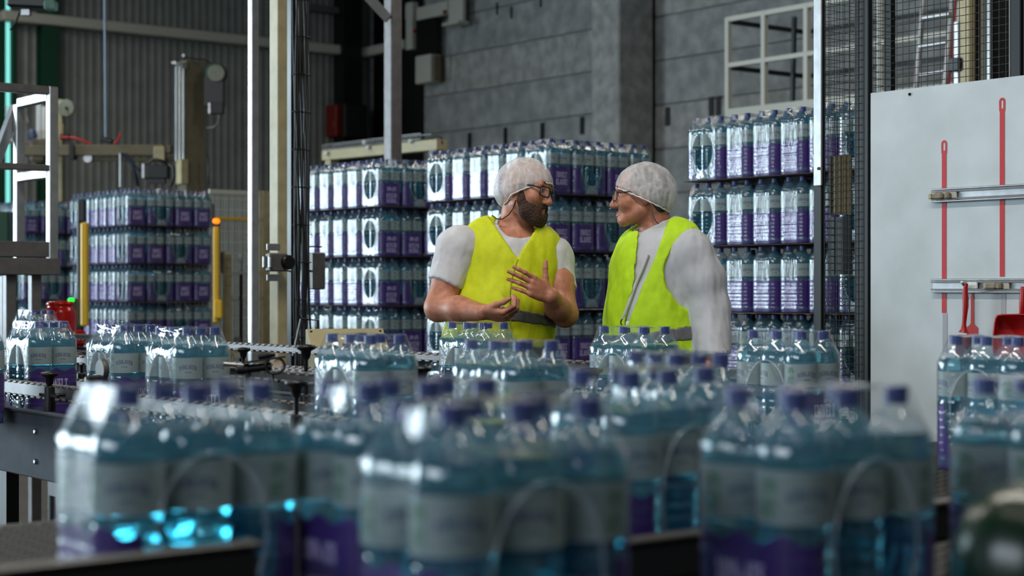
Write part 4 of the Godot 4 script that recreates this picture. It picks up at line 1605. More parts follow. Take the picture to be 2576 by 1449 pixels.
func wire_fence() -> void:
	var u := 14.6
	var o := thing("mesh_fence", "white wire mesh fence panel between the yellow post and the aluminium post", "fence", on_floor(on_u(600, 0, u)), TH)
	var inv := o.transform.affine_inverse()
	var a := on_floor(on_u(526, 0, u))
	var b := on_floor(on_u(720, 0, u))
	var g := Geo.new()
	var len := a.distance_to(b)
	var n := int(len / 0.03)
	for i in n:
		var p := a.lerp(b, (i + 0.5) / n)
		g.bar(inv * (p + Vector3(0, 0.15, 0)), inv * (p + Vector3(0, 2.26, 0)), 0.005, 0.005, Vector3.RIGHT)
	for i in 20:
		var h := 0.2 + 0.106 * i
		g.bar(inv * (a + Vector3(0, h, 0)), inv * (b + Vector3(0, h, 0)), 0.006, 0.006)
	part("wire_mesh", g, M.whitepaint, o)
	for q in [[2.28, 0.04, M.whitepaint], [2.02, 0.025, M.yellow], [1.5, 0.02, M.whitepaint], [1.24, 0.03, M.whitepaint], [0.15, 0.04, M.whitepaint]]:
		g = Geo.new()
		g.bar(inv * (a + Vector3(0, q[0], 0)), inv * (b + Vector3(0, q[0], 0)), 0.03, q[1])
		part("frame_rail", g, q[2], o)
	for x in [653, 664, 672, 720]:
		var p := on_floor(on_u(x, 0, u - 0.05))
		g = Geo.new()
		g.bar(inv * p, inv * (p + Vector3(0, 2.3, 0)), 0.03, 0.03, Vector3.RIGHT)
		part("frame_post", g, M.cream, o)


func mezzanine() -> void:
	var v := 12.5
	var o := thing("mezzanine", "pale steel platform with railings above the right pallet stack", "platform", on_floor(on_v(1835, 0, v)), TH)
	var ps := [on_v(1832, 150, v), on_v(1923, 150, v), on_v(2030, 150, v), on_v(2216, 150, v), on_v(2420, 150, v), on_v(2640, 150, v)]
	var first: Vector3 = on_floor(ps[0])
	var last: Vector3 = on_floor(ps[5])
	for p in ps:
		block("rail_post", o, on_floor(p) + Vector3(0, 3.66, 0), Vector3(0.055, 1.0, 0.05), M.whitepaint)
	for q in [[4.14, 0.05], [3.66, 0.045]]:
		block("rail", o, (first + last) * 0.5 + Vector3(0, q[0], 0), Vector3(0.05, q[1], first.distance_to(last)), M.whitepaint)
	block("deck_beam", o, (first + last) * 0.5 + Vector3(0, 3.13, 0), Vector3(0.1, 0.14, first.distance_to(last)), M.whitepaint)
	block("deck", o, (first + last) * 0.5 + D2 * 0.62 + Vector3(0, 3.17, 0), Vector3(1.14, 0.04, first.distance_to(last)), M.alu_dull)
	for h in [4.12, 3.64]:
		block("end_rail", o, first + D2 * 0.6 + Vector3(0, h, 0), Vector3(1.2, 0.045, 0.045), M.steel_dark)
		block("far_rail", o, (first + last) * 0.5 + D2 * 1.2 + Vector3(0, h, 0), Vector3(0.045, 0.045, first.distance_to(last)), M.steel_dark)
	for p in [ps[0], ps[2], ps[3], ps[5]]:
		block("far_post", o, on_floor(p) + D2 * 1.2 + Vector3(0, 3.66, 0), Vector3(0.05, 1.0, 0.05), M.whitepaint)
		block("support", o, on_floor(p) + D2 * 0.6 + Vector3(0, 1.54, 0), Vector3(0.12, 3.08, 0.12), M.steel_dark)
	block("knee_brace", o, on_v(1996, 150, 13.2), Vector3(0.04, 0.9, 0.04), M.steel_dark, HB * Basis(Vector3.RIGHT, 0.03))
	o = thing("ladder", "aluminium ladder leaning behind the black mesh, its right side red", "ladder", on_v(2340, 238, 10.0))
	pipe("stile", o, [on_v(2303, 240, 10.0), on_v(2324, -10, 10.1)], 0.022, M.alu)
	pipe("stile", o, [on_v(2376, 230, 10.0), on_v(2398, -20, 10.1)], 0.022, M.alu)
	pipe("red_edge", o, [on_v(2384, 230, 10.02), on_v(2405, -20, 10.12)], 0.014, M.redplastic)
	for q in [[2320, 46, 2390], [2315, 117, 2382], [2308, 190, 2376], [2325, -24, 2394]]:
		pipe("rung", o, [on_v(q[0], q[1], 10.03), on_v(q[2], q[1] - 11, 10.03)], 0.018, M.alu)
	o = thing("cream_mast", "cream machine column behind the black mesh at the upper right", "column", on_floor(on_v(2432, 0, 11.5)), TH)
	block("column", o, on_floor(on_v(2432, 0, 11.5)) + Vector3(0, 2.4, 0), Vector3(0.08, 4.8, 0.1), M.cream)
	o = thing("ribbed_mast", "dark ribbed machine mast right of the cream column", "machine", on_floor(on_v(2490, 0, 11.6)), TH)
	block("body", o, on_floor(on_v(2500, 0, 11.8)) + Vector3(0, 2.4, 0), Vector3(0.3, 4.8, 0.34), M.dark)
	for i in 6:
		block("rib", o, on_floor(on_v(2449 + 8 * i, 0, 11.55)) + Vector3(0, 2.4, 0), Vector3(0.03, 4.8, 0.018), [M.alu_dull, M.black, M.steel_dark, M.beige, M.black, M.steel][i])
	o = thing("machine_lever", "black gripped lever on a pale bracket beside the ladder's foot", "lever", on_v(2402, 172, 9.8))
	block("grip", o, on_v(2404, 163, 9.8), Vector3(0.06, 0.10, 0.10), M.slate, HB, 0.01)
	block("bracket", o, on_floor(on_v(2408, 195, 9.85)) + Vector3(0, 1.62, 0), Vector3(0.03, 3.24, 0.03), M.alu)


const VF := 5.48


func wires(o: Node3D, a: Vector3, b: Vector3, low: float, high: float, pitch: float, m: Material) -> void:
	var inv := o.transform.affine_inverse()
	var len := a.distance_to(b)
	var n := int(len / pitch)
	var g := Geo.new()
	for i in n + 1:
		var p := on_floor(a).lerp(on_floor(b), float(i) / n)
		g.tube([inv * (p + Vector3(0, low, 0)), inv * (p + Vector3(0, high, 0))], 0.0016, 5, false)
	for i in int((high - low) / pitch):
		var h := low + pitch * (i + 0.5)
		g.tube([inv * (on_floor(a) + Vector3(0, h, 0)), inv * (on_floor(b) + Vector3(0, h, 0))], 0.0016, 5, false)
	part("wire_mesh", g, m, o)


func right_fence() -> void:
	var o := thing("guard_fence", "black mesh guard fence with slate posts at the right", "fence", on_floor(on_v(2060, 0, VF)), TH)
	var fp := func(px: float, v: float) -> Vector3: return on_floor(on_v(px, 0, v))
	block("post", o, fp.call(2062, VF + 0.02) + Vector3(0, 1.65, 0), Vector3(0.03, 3.3, 0.045), M.slate, HB, 0.003)
	block("galvanised_bar", o, fp.call(2058, VF - 0.006) + Vector3(0, 2.54, 0), Vector3(0.012, 1.52, 0.045), M.alu, HB, 0.003)
	var screw := disc("bar_screw", o, on_v(2059, 424, VF - 0.016), 0.007, 0.008, M.steel, 10)
	screw.name = "bar_screw"
	block("post", o, fp.call(2178, VF + 0.02) + Vector3(0, 1.65, 0), Vector3(0.03, 3.3, 0.05), M.slate, HB, 0.003)
	block("post", o, fp.call(2161, VF + 0.06) + Vector3(0, 1.65, 0), Vector3(0.03, 3.3, 0.02), M.black, HB)
	wires(o, on_v(2074, 0, VF), on_v(2168, 0, VF), 0.12, 3.25, 0.0305, M.black)
	wires(o, on_v(2072, 0, VF + 0.03), on_v(2072, 0, VF + 0.03) + D2 * 0.42 - D1 * 0.02, 0.12, 3.25, 0.0305, M.black)
	block("post", o, on_floor(on_v(2072, 0, VF + 0.03)) + D2 * 0.44 + Vector3(0, 1.65, 0), Vector3(0.03, 3.3, 0.04), M.black, HB)
	block("beige_infill", o, on_v(2113, 466, VF + 0.10), Vector3(0.006, 0.255, 0.12), M.beige, HB)
	for i in 5:
		block("infill_rib", o, on_v(2088 + 13 * i, 466, VF + 0.092), Vector3(0.01, 0.255, 0.008), M.beige, HB)
	block("dark_infill", o, on_v(2113, 618, VF + 0.10), Vector3(0.006, 0.25, 0.13), M.slate, HB)
	wires(o, on_v(2196, 0, VF), on_v(2548, 0, VF), 2.10, 3.25, 0.0305, M.black)
	block("post", o, fp.call(2562, VF) + Vector3(0, 1.65, 0), Vector3(0.04, 3.3, 0.045), M.slate, HB, 0.003)
	block("post", o, fp.call(2594, VF) + Vector3(0, 1.65, 0), Vector3(0.04, 3.3, 0.045), M.slate, HB, 0.003)
	block("frame_edge", o, fp.call(2541, VF - 0.005) + Vector3(0, 2.7, 0), Vector3(0.008, 1.1, 0.006), M.alu_dull, HB)
	# the white board
	var a := on_floor(on_v(2191, 0, VF - 0.03))
	var b := on_floor(on_v(2800, 0, VF - 0.03))
	var mid := (a + b) * 0.5
	o = thing("shadow_board", "large white tool board fixed to the guard fence at the right", "board", mid + Vector3(0, 1.2, 0), TH)
	block("sheet", o, mid + Vector3(0, 1.20, 0), Vector3(0.006, 1.90, a.distance_to(b)), M.board, HB, 0.001)
	disc("screw", o, on_v(2288, 237, VF - 0.036), 0.006, 0.006, M.steel_dark, 10)
	var vs := VF - 0.0345
	var grey := mat(Color(0.60, 0.60, 0.64), 0.5)
	board_shape("tool_outline", "long red tool outline sticker on the white board, left one under both rails", [2375, 352, 787], vs, M.redfilm, true)
	board_shape("tool_outline", "tall red tool outline sticker on the white board, right one ending above the lower rail", [2521, 245, 696], vs, M.redfilm, true)
	board_shape("faded_outline", "pale faded outline strip below the left red sticker", [2377, 788, 930], vs, grey, false)
	board_shape("faded_outline", "pale faded outline strip below the lower rail under the right red sticker", [2524, 738, 930], vs, grey, false)
	# red spatula sticker
	o = thing("spatula_outline", "small red spatula shaped sticker under the lower rail", "sticker", on_v(2446, 790, vs), TH)
	var s := on_v(2446, 700, vs).distance_to(on_v(2446, 800, vs)) / 100.0
	var poly := PackedVector2Array([Vector2(-4, 46), Vector2(-2, 48), Vector2(-1.9, 50), Vector2(-4.4, 50), Vector2(-4.4, 52.5), Vector2(5.0, 52.5), Vector2(5.0, 50), Vector2(2.4, 50), Vector2(2.4, 48), Vector2(4.4, 46), Vector2(5.0, -22), Vector2(8, -28), Vector2(17, -34), Vector2(17, -60), Vector2(-17, -60), Vector2(-17, -34), Vector2(-8, -28), Vector2(-4.4, -22)])
	for i in poly.size():
		poly[i] *= s
	var g := Geo.new()
	g.slab(poly, 0.001, Transform3D(Basis(D1 * -1.0, Vector3.UP, -D2), Vector3.ZERO))
	var sp := part("film", g, M.redfilm, o)
	sp.transform.basis = HB.inverse()
	# rails with holders
	for r in [[2348, 493, 2800, 491.0 - 36.0, "upper aluminium tool rail across both red stickers"], [2347, 719, 2800, 718.5, "lower aluminium tool rail with the red brush"]]:
		var p := on_v(r[0], r[1], VF - 0.04)
		var q := on_floor(on_v(r[2], 0, VF - 0.04)) + Vector3(0, p.y, 0)
		o = thing("tool_rail", "%s on the white board" % r[4], "rail", p, TH)
		var c := (p + q) * 0.5
		var len := p.distance_to(q)
		block("web", o, c, Vector3(0.004, 0.052, len), M.alu, HB)
		for e in [0.024, -0.024]:
			block("lip", o, c - D2 * 0.008 + Vector3(0, e, 0), Vector3(0.018, 0.007, len), M.alu, HB, 0.002)
			block("inner_lip", o, c - D2 * 0.012 + Vector3(0, e * 0.62, 0), Vector3(0.004, 0.006, len), M.alu_dull, HB)
	for q in [[2356, 494, "first clip"], [2400, 498, ""]]:
		pass
	var clip_mat := grained(Color(0.56, 0.52, 0.44), 0.6, 0.0, M.concrete.albedo_texture, 8.0, false)
	clip(on_v(2366, 493, VF - 0.06), clip_mat, "worn beige tool clip at the left end of the upper rail", 1.0)
	clip(on_v(2500, 719, VF - 0.06), clip_mat, "worn beige tool clip in the middle of the lower rail", 0.75)
	o = thing("rail_hook", "small white hook on the lower rail holding the red brush", "hook", on_v(2440, 718, VF - 0.055), TH)
	block("plate", o, on_v(2446, 718, VF - 0.052), Vector3(0.008, 0.028, 0.05), M.white, HB, 0.003)
	pipe("hook", o, [on_v(2430, 722, VF - 0.055), on_v(2424, 716, VF - 0.10), on_v(2419, 709, VF - 0.12)], 0.006, M.whitepaint)
	# hanging brush
	o = thing("hand_brush", "dark red hand brush hanging from the lower rail's hook", "brush", on_v(2430, 780, VF - 0.11))
	var hd := VF - 0.10
	var path := []
	var rr := []
	for q in [[2432, 713, 0.006], [2429, 722, 0.0085], [2428, 735, 0.0105], [2429, 752, 0.0118], [2429, 772, 0.0112], [2427, 795, 0.0092], [2425, 815, 0.0085], [2425, 828, 0.012], [2424, 836, 0.020]]:
		path.append(on_v(q[0], q[1], hd))
		rr.append(q[2])
	pipe("handle", o, path, rr, M.redplastic, 14)
	block("brush_head", o, on_v(2424, 885, hd), Vector3(0.03, 0.13, 0.065), M.redplastic, HB, 0.012)
	block("bristles", o, on_v(2424, 885, hd - 0.03), Vector3(0.035, 0.12, 0.055), mat(Color(0.35, 0.02, 0.03), 0.9), HB, 0.004)
	# dustpan
	o = thing("dustpan", "red dustpan hanging below the lower rail at the right edge", "dustpan", on_v(2560, 835, VF - 0.07), TH)
	var inv := o.transform.affine_inverse()
	var ring := func(inset: float, depth: float) -> PackedVector3Array:
		var out := PackedVector3Array()
		for q in [[2496, 850], [2500, 812], [2503, 798], [2508, 792], [2520, 790], [2570, 789], [2630, 788], [2640, 791], [2645, 798], [2652, 880], [2650, 930], [2500, 930]]:
			var cx: float = lerpf(q[0], 2572.0, inset)
			var cy: float = lerpf(q[1], 855.0, inset)
			out.append(inv * on_v(cx, cy, VF - 0.04 - depth))
		return out
	g = Geo.new()
	g.grid([ring.call(0.0, 0.0), ring.call(0.0, 0.055), ring.call(0.03, 0.06), ring.call(0.07, 0.055), ring.call(0.20, 0.012), ring.call(0.98, 0.010)], true, true)
	part("pan", g, M.redplastic, o)
	pipe("handle", o, [on_v(2572, 790, VF - 0.08), on_v(2573, 760, VF - 0.09), on_v(2574, 722, VF - 0.08)], [0.012, 0.014, 0.010], M.redplastic, 12)


func board_shape(called: String, label: String, q: Array, v: float, m: Material, loop: bool) -> void:
	# a flat strip in the plane of the board, its top end a loop with a slot
	var a := on_v(q[0], q[1], v)
	var b := on_v(q[0], q[2], v)
	var o := thing(called, label, "sticker", (a + b) * 0.5, TH)
	var h := a.y - b.y
	var g := Geo.new()
	var w := 0.0108
	if loop:
		var n := 24
		var outer := []
		var inner := []
		var top := h * 0.5 - 0.016
		for i in n:
			var t := TAU * i / n
			var dy := 0.022 if sin(t) < 0.0 else 0.0
			outer.append(Vector3(0, top - (0.030 if sin(t) < -0.01 else 0.0) + 0.0150 * sin(t), 0.0142 * cos(t)))
			inner.append(Vector3(0, top - dy + 0.0055 * sin(t), 0.0048 * cos(t)))
		for i in n:
			var j := (i + 1) % n
			g.quad(outer[i], inner[i], inner[j], outer[j])
		g.box(Vector3(0, -0.0275, 0), Vector3(0.001, h - 0.055, 2.0 * w))
	else:
		g.box(Vector3.ZERO, Vector3(0.0008, h, 2.0 * w))
	part("film", g, m, o)


func clip(p: Vector3, m: Material, label: String, s: float) -> void:
	var o := thing("tool_clip", label, "clip", p, TH)
	block("plate", o, p + D2 * 0.012 - D1 * 0.03 * s, Vector3(0.008, 0.036, 0.08), M.whitepaint, HB, 0.003)
	block("jaw", o, p + D1 * 0.012 * s, Vector3(0.024, 0.026, 0.05), m, HB, 0.006)
	block("jaw", o, p - D1 * 0.038 * s - D2 * 0.004, Vector3(0.026, 0.028, 0.022), m, HB, 0.006)
	block("spring", o, p + D1 * 0.048 * s, Vector3(0.018, 0.022, 0.016), M.cream, HB, 0.003)


# ---------------------------------------------------------------- people: rounded bodies from a distance field, meshed as surface nets
class Field:
	var kind := PackedInt32Array()     # 0 tapered capsule, 1 ellipsoid, 2 half space
	var op := PackedInt32Array()       # 0 join, 1 carve, 2 keep only inside
	var a := PackedVector3Array()
	var b := PackedVector3Array()
	var ra := PackedFloat32Array()
	var rb := PackedFloat32Array()
	var k := PackedFloat32Array()
	var inv: Array[Basis] = []
	var grow := 0.0
	var amp := 0.0
	var stretch := Vector3.ONE
	var noise: FastNoiseLite

	func add(kd: int, o: int, p: Vector3, q: Vector3, r: float, s: float, kk: float, bs := Basis()) -> void:
		kind.append(kd)
		op.append(o)
		a.append(p)
		b.append(q)
		ra.append(r)
		rb.append(s)
		k.append(kk)
		inv.append(bs)

	func cap(p: Vector3, q: Vector3, r: float, s: float, kk := 0.02, o := 0) -> void:
		add(0, o, p, q, r, s, kk)

	func chain(ps: Array, rs: Array, kk := 0.02) -> void:
		for i in ps.size() - 1:
			cap(ps[i], ps[i + 1], rs[i], rs[i + 1], kk)

	func egg(c: Vector3, r: Vector3, kk := 0.02, bs := Basis(), o := 0) -> void:
		add(1, o, c, r, 0, 0, kk, bs.inverse())

	func half(p: Vector3, n: Vector3, kk := 0.004) -> void:      # keeps the side that n points away from
		var nn := n.normalized()
		add(2, 2, p, nn, 0, 0, kk)

	func wedge(p: Vector3, l: Vector3, r: Vector3, back: Vector3, off: float, kk := 0.004) -> void:   # carves a V with its point at p; l and r are points on its arms
		var n1 := Vector3(-(l - p).y, (l - p).x, 0).normalized() * 1.0
		var n2 := Vector3((r - p).y, -(r - p).x, 0).normalized()
		add(3, 1, p, n1, off, 0, kk, Basis(n2, back, Vector3.ZERO))

	func copy(g := 0.0) -> Field:
		var f := Field.new()
		f.kind = kind.duplicate()
		f.op = op.duplicate()
		f.a = a.duplicate()
		f.b = b.duplicate()
		f.ra = ra.duplicate()
		f.rb = rb.duplicate()
		f.k = k.duplicate()
		f.inv = inv.duplicate()
		f.grow = g
		for i in kind.size():       # growing is done on each shape so that cuts stay where they are
			if op[i] == 0:
				if kind[i] == 0:
					f.ra[i] += g
					f.rb[i] += g
				elif kind[i] == 1:
					f.b[i] += Vector3.ONE * g
		return f

	func ripple(amount: float, freq: float, sd: int, st := Vector3.ONE) -> void:
		amp = amount
		stretch = st
		noise = FastNoiseLite.new()
		noise.seed = sd
		noise.frequency = freq
		noise.fractal_octaves = 3
		noise.noise_type = FastNoiseLite.TYPE_SIMPLEX_SMOOTH

	func one(i: int, p: Vector3) -> float:
		var kd := kind[i]
		if kd == 0:
			var ab := b[i] - a[i]
			var pa := p - a[i]
			var t := clampf(pa.dot(ab) / maxf(1e-9, ab.dot(ab)), 0.0, 1.0)
			return (pa - ab * t).length() - lerpf(ra[i], rb[i], t)
		if kd == 1:
			var q := inv[i] * (p - a[i])
			var r := b[i]
			var k0 := (q / r).length()
			var k1 := (q / (r * r)).length()
			return k0 * (k0 - 1.0) / maxf(k1, 1e-6) if k0 > 1e-6 else -minf(r.x, minf(r.y, r.z))
		if kd == 3:      # what lies behind all three planes through a
			var w := p - a[i]
			return maxf(maxf(w.dot(b[i]), w.dot(inv[i].x)), w.dot(inv[i].y) - ra[i])
		return (p - a[i]).dot(b[i])

	func near(c: Vector3, reach: float) -> PackedInt32Array:
		var out := PackedInt32Array()
		var ds := PackedFloat32Array()
		var low := 1e9
		for i in kind.size():
			var d := one(i, c)
			ds.append(d)
			if op[i] == 0:
				low = minf(low, d)
		for i in kind.size():
			match op[i]:
				0:
					if ds[i] < low + 2.0 * reach + k[i]:
						out.append(i)
				1:
					if ds[i] < reach + k[i] + 0.01:
						out.append(i)
				2:
					if ds[i] > -(reach + k[i] + 0.01):
						out.append(i)
		return out

	func value(p: Vector3, ix: PackedInt32Array) -> float:
		var d := 1e3
		for i in ix:
			var e := one(i, p)
			var kk := k[i]
			match op[i]:
				0:
					var h := maxf(kk - absf(d - e), 0.0)
					d = minf(d, e) - h * h * 0.25 / kk
				1:
					var h := maxf(kk - absf(d + e), 0.0)
					d = maxf(d, -e) + h * h * 0.25 / kk
				2:
					var h := maxf(kk - absf(d - e), 0.0)
					d = maxf(d, e) + h * h * 0.25 / kk
		if amp > 0.0 and absf(d) < 0.05:
			var s := p * stretch
			d += amp * noise.get_noise_3d(s.x, s.y, s.z)
		return d

	func at(p: Vector3) -> float:
		return value(p, PackedInt32Array(range(kind.size())))

	func front(x: float, y: float, dir := Vector3(0, 0, -1), from := 0.6) -> Vector3:     # first point met from in front
		var p := Vector3(x, y, 0) - dir * from
		for i in 60:
			var d := at(p)
			if d < 0.0005:
				break
			p += dir * maxf(0.0005, d * 0.7)
		return p


func net(f: Field, lo: Vector3, hi: Vector3, c: float, g: Geo) -> void:
	var nx := int(ceil((hi.x - lo.x) / c)) + 1
	var ny := int(ceil((hi.y - lo.y) / c)) + 1
	var nz := int(ceil((hi.z - lo.z) / c)) + 1
	var val := PackedFloat32Array()
	val.resize(nx * ny * nz)
	val.fill(1.0)
	var where := PackedInt32Array()
	where.resize(nx * ny * nz)
	where.fill(-1)
	var B := 5
	var reach := c * B * 0.87
	var sx := 1
	var sy := nx
	var sz := nx * ny
	var live := []
	for bz in range(0, nz, B):
		for by in range(0, ny, B):
			for bx in range(0, nx, B):
				var mid := lo + Vector3(bx + 2.0, by + 2.0, bz + 2.0) * c
				var ix := f.near(mid, reach)
				var d := f.value(mid, ix) if ix.size() else 1.0
				if absf(d) > reach + 0.006 + f.amp:
					if d < 0.0:
						for z in range(bz, mini(bz + B, nz)):
							for y in range(by, mini(by + B, ny)):
								for x in range(bx, mini(bx + B, nx)):
									val[x + y * sy + z * sz] = -1.0
					continue
				live.append(Vector3i(bx, by, bz))
				for z in range(bz, mini(bz + B, nz)):
					for y in range(by, mini(by + B, ny)):
						for x in range(bx, mini(bx + B, nx)):
							val[x + y * sy + z * sz] = f.value(lo + Vector3(x, y, z) * c, ix)
	var cells := PackedInt32Array()
	var base := g.v.size()
	for bl in live:
		for z in range(bl.z, mini(bl.z + B, nz - 1)):
			for y in range(bl.y, mini(bl.y + B, ny - 1)):
				for x in range(bl.x, mini(bl.x + B, nx - 1)):
					var i: int = x + y * sy + z * sz
					var v0 := val[i]
					var v1 := val[i + 1]
					var v2 := val[i + sy]
					var v3 := val[i + sy + 1]
					var v4 := val[i + sz]
					var v5 := val[i + sz + 1]
					var v6 := val[i + sz + sy]
					var v7 := val[i + sz + sy + 1]
					var s := int(v0 < 0) + int(v1 < 0) + int(v2 < 0) + int(v3 < 0) + int(v4 < 0) + int(v5 < 0) + int(v6 < 0) + int(v7 < 0)
					if s == 0 or s == 8:
						continue
					var q := Vector3.ZERO
					var m := 0
					if (v0 < 0) != (v1 < 0):
						q += Vector3(v0 / (v0 - v1), 0, 0); m += 1
					if (v2 < 0) != (v3 < 0):
						q += Vector3(v2 / (v2 - v3), 1, 0); m += 1
					if (v4 < 0) != (v5 < 0):
						q += Vector3(v4 / (v4 - v5), 0, 1); m += 1
					if (v6 < 0) != (v7 < 0):
						q += Vector3(v6 / (v6 - v7), 1, 1); m += 1
					if (v0 < 0) != (v2 < 0):
						q += Vector3(0, v0 / (v0 - v2), 0); m += 1
					if (v1 < 0) != (v3 < 0):
						q += Vector3(1, v1 / (v1 - v3), 0); m += 1
					if (v4 < 0) != (v6 < 0):
						q += Vector3(0, v4 / (v4 - v6), 1); m += 1
					if (v5 < 0) != (v7 < 0):
						q += Vector3(1, v5 / (v5 - v7), 1); m += 1
					if (v0 < 0) != (v4 < 0):
						q += Vector3(0, 0, v0 / (v0 - v4)); m += 1
					if (v1 < 0) != (v5 < 0):
						q += Vector3(1, 0, v1 / (v1 - v5)); m += 1
					if (v2 < 0) != (v6 < 0):
						q += Vector3(0, 1, v2 / (v2 - v6)); m += 1
					if (v3 < 0) != (v7 < 0):
						q += Vector3(1, 1, v3 / (v3 - v7)); m += 1
					q /= m
					where[i] = g.v.size()
					cells.append(i)
					g.v.append(lo + (Vector3(x, y, z) + q) * c)
					var gr := Vector3(v1 + v3 + v5 + v7 - v0 - v2 - v4 - v6, v2 + v3 + v6 + v7 - v0 - v1 - v4 - v5, v4 + v5 + v6 + v7 - v0 - v1 - v2 - v3)
					g.n.append(gr.normalized())
					g.t.append(Vector2(x, y) * 0.01)
	for i in cells:
		for e in [[sx, sy, sz], [sy, sz, sx], [sz, sx, sy]]:
			var ea: int = e[0]
			if (val[i] < 0.0) == (val[i + ea] < 0.0):
				continue
			if i - e[1] - e[2] < 0:
				continue
			var p0 := where[i - e[1] - e[2]]
			var p1 := where[i - e[2]]
			var p2 := where[i]
			var p3 := where[i - e[1]]
			if p0 < 0 or p1 < 0 or p2 < 0 or p3 < 0:
				continue
			if val[i] < 0.0:
				g.f.append_array([p0, p2, p1, p0, p3, p2])
			else:
				g.f.append_array([p0, p1, p2, p0, p2, p3])


func hand(f: Field, w: Vector3, d: Vector3, pn: Vector3, right: bool, curl: Array, thumb: Vector3, s := 1.0) -> void:
	# w wrist, d towards the knuckles, pn out of the palm; thumb: lean of the thumb along (d, thumb side, palm)
	d = d.normalized()
	pn = (pn - d * pn.dot(d)).normalized()
	var t := d.cross(pn) if right else pn.cross(d)
	f.egg(w + d * 0.052 * s, Vector3(0.036, 0.050, 0.0155) * s, 0.012, Basis(t, d, t.cross(d)))
	var len := [[0.046, 0.027, 0.020], [0.050, 0.030, 0.021], [0.046, 0.028, 0.021], [0.036, 0.022, 0.018]]
	var rad := [0.0096, 0.0098, 0.0094, 0.0084]
	for i in 4:
		var kn: Vector3 = w + (d * (0.092 - [0.003, 0.0, 0.004, 0.012][i]) + t * (0.031 - 0.0205 * i) - pn * 0.003) * s
		f.cap(w + (d * 0.018 + t * (0.018 - 0.012 * i)) * s, kn, 0.0135 * s, 0.0108 * s, 0.012)
		var dir := (d + t * (0.035 - 0.022 * i)).normalized()
		var side := dir.cross(pn).normalized()
		var p := kn
		var sum := 0.0
		for j in 3:
			sum += curl[i][j]
			var v := dir * cos(sum) + pn * sin(sum)
			var q: Vector3 = p + v * len[i][j] * s
			f.cap(p, q, rad[i] * (1.0 - 0.07 * j) * s, rad[i] * (0.96 - 0.10 * (j + 1)) * s, 0.004)
			p = q
	var b := w + (d * 0.026 + t * 0.022 + pn * 0.006) * s
	var td := (d * thumb.x + t * thumb.y + pn * thumb.z).normalized()
	var m := b + (td * 0.7 + t * 0.3 + d * 0.2).normalized() * 0.040 * s
	f.cap(b, m, 0.0150 * s, 0.0118 * s, 0.012)
	var m2 := m + td * 0.033 * s
	f.cap(m, m2, 0.0112 * s, 0.0102 * s, 0.005)
	f.cap(m2, m2 + (td * 0.93 - d * 0.12 + pn * 0.1).normalized() * 0.024 * s, 0.0104 * s, 0.0082 * s, 0.004)


func head_field(f: Field, o: Vector3, b: Basis, s: float, jaw: float) -> void:
	var p := func(x: float, y: float, z: float) -> Vector3: return o + b * (Vector3(x, y, z) * s)
	f.egg(p.call(0, 0.048, -0.008), Vector3(0.076, 0.087, 0.098) * s, 0.02, b)
	f.egg(p.call(0, -0.008, 0.035), Vector3(0.064, 0.080, 0.060) * s, 0.03, b)
	for x in [-1.0, 1.0]:
		f.cap(p.call(0.056 * x, -0.045, 0.005), p.call(0.024 * x, -0.080, 0.068), 0.020 * s * jaw, 0.019 * s * jaw, 0.03)
		f.egg(p.call(0.043 * x, -0.012, 0.064), Vector3(0.024, 0.022, 0.022) * s, 0.025, b)
	f.egg(p.call(0, -0.078, 0.077), Vector3(0.021, 0.019, 0.018) * s * jaw, 0.02, b)
	f.cap(p.call(-0.036, 0.043, 0.080), p.call(0.036, 0.043, 0.080), 0.012 * s, 0.012 * s, 0.018)
	for x in [-1.0, 1.0]:
		f.egg(p.call(0.032 * x, 0.022, 0.098), Vector3(0.017, 0.011, 0.016) * s, 0.012, b, 1)
	f.cap(p.call(0, 0.028, 0.092), p.call(0, -0.016, 0.112), 0.0085 * s, 0.0120 * s, 0.012)
	f.egg(p.call(0, -0.019, 0.110), Vector3(0.0135, 0.0115, 0.0125) * s, 0.008, b)
	for x in [-1.0, 1.0]:
		f.egg(p.call(0.0125 * x, -0.022, 0.101), Vector3(0.0085, 0.008, 0.011) * s, 0.007, b)
		f.cap(p.call(0.004 * x, -0.048, 0.0935), p.call(0.021 * x, -0.053, 0.084), 0.0058 * s, 0.004 * s, 0.006)
		f.cap(p.call(0.0, -0.060, 0.0925), p.call(0.019 * x, -0.055, 0.084), 0.0066 * s, 0.004 * s, 0.006)
		f.egg(p.call(0.074 * x, 0.006, -0.010), Vector3(0.010, 0.030, 0.019) * s, 0.006, b * Basis(Vector3.UP, 0.3 * x))
		f.egg(p.call(0.080 * x, 0.008, -0.006), Vector3(0.006, 0.016, 0.010) * s, 0.004, b, 1)


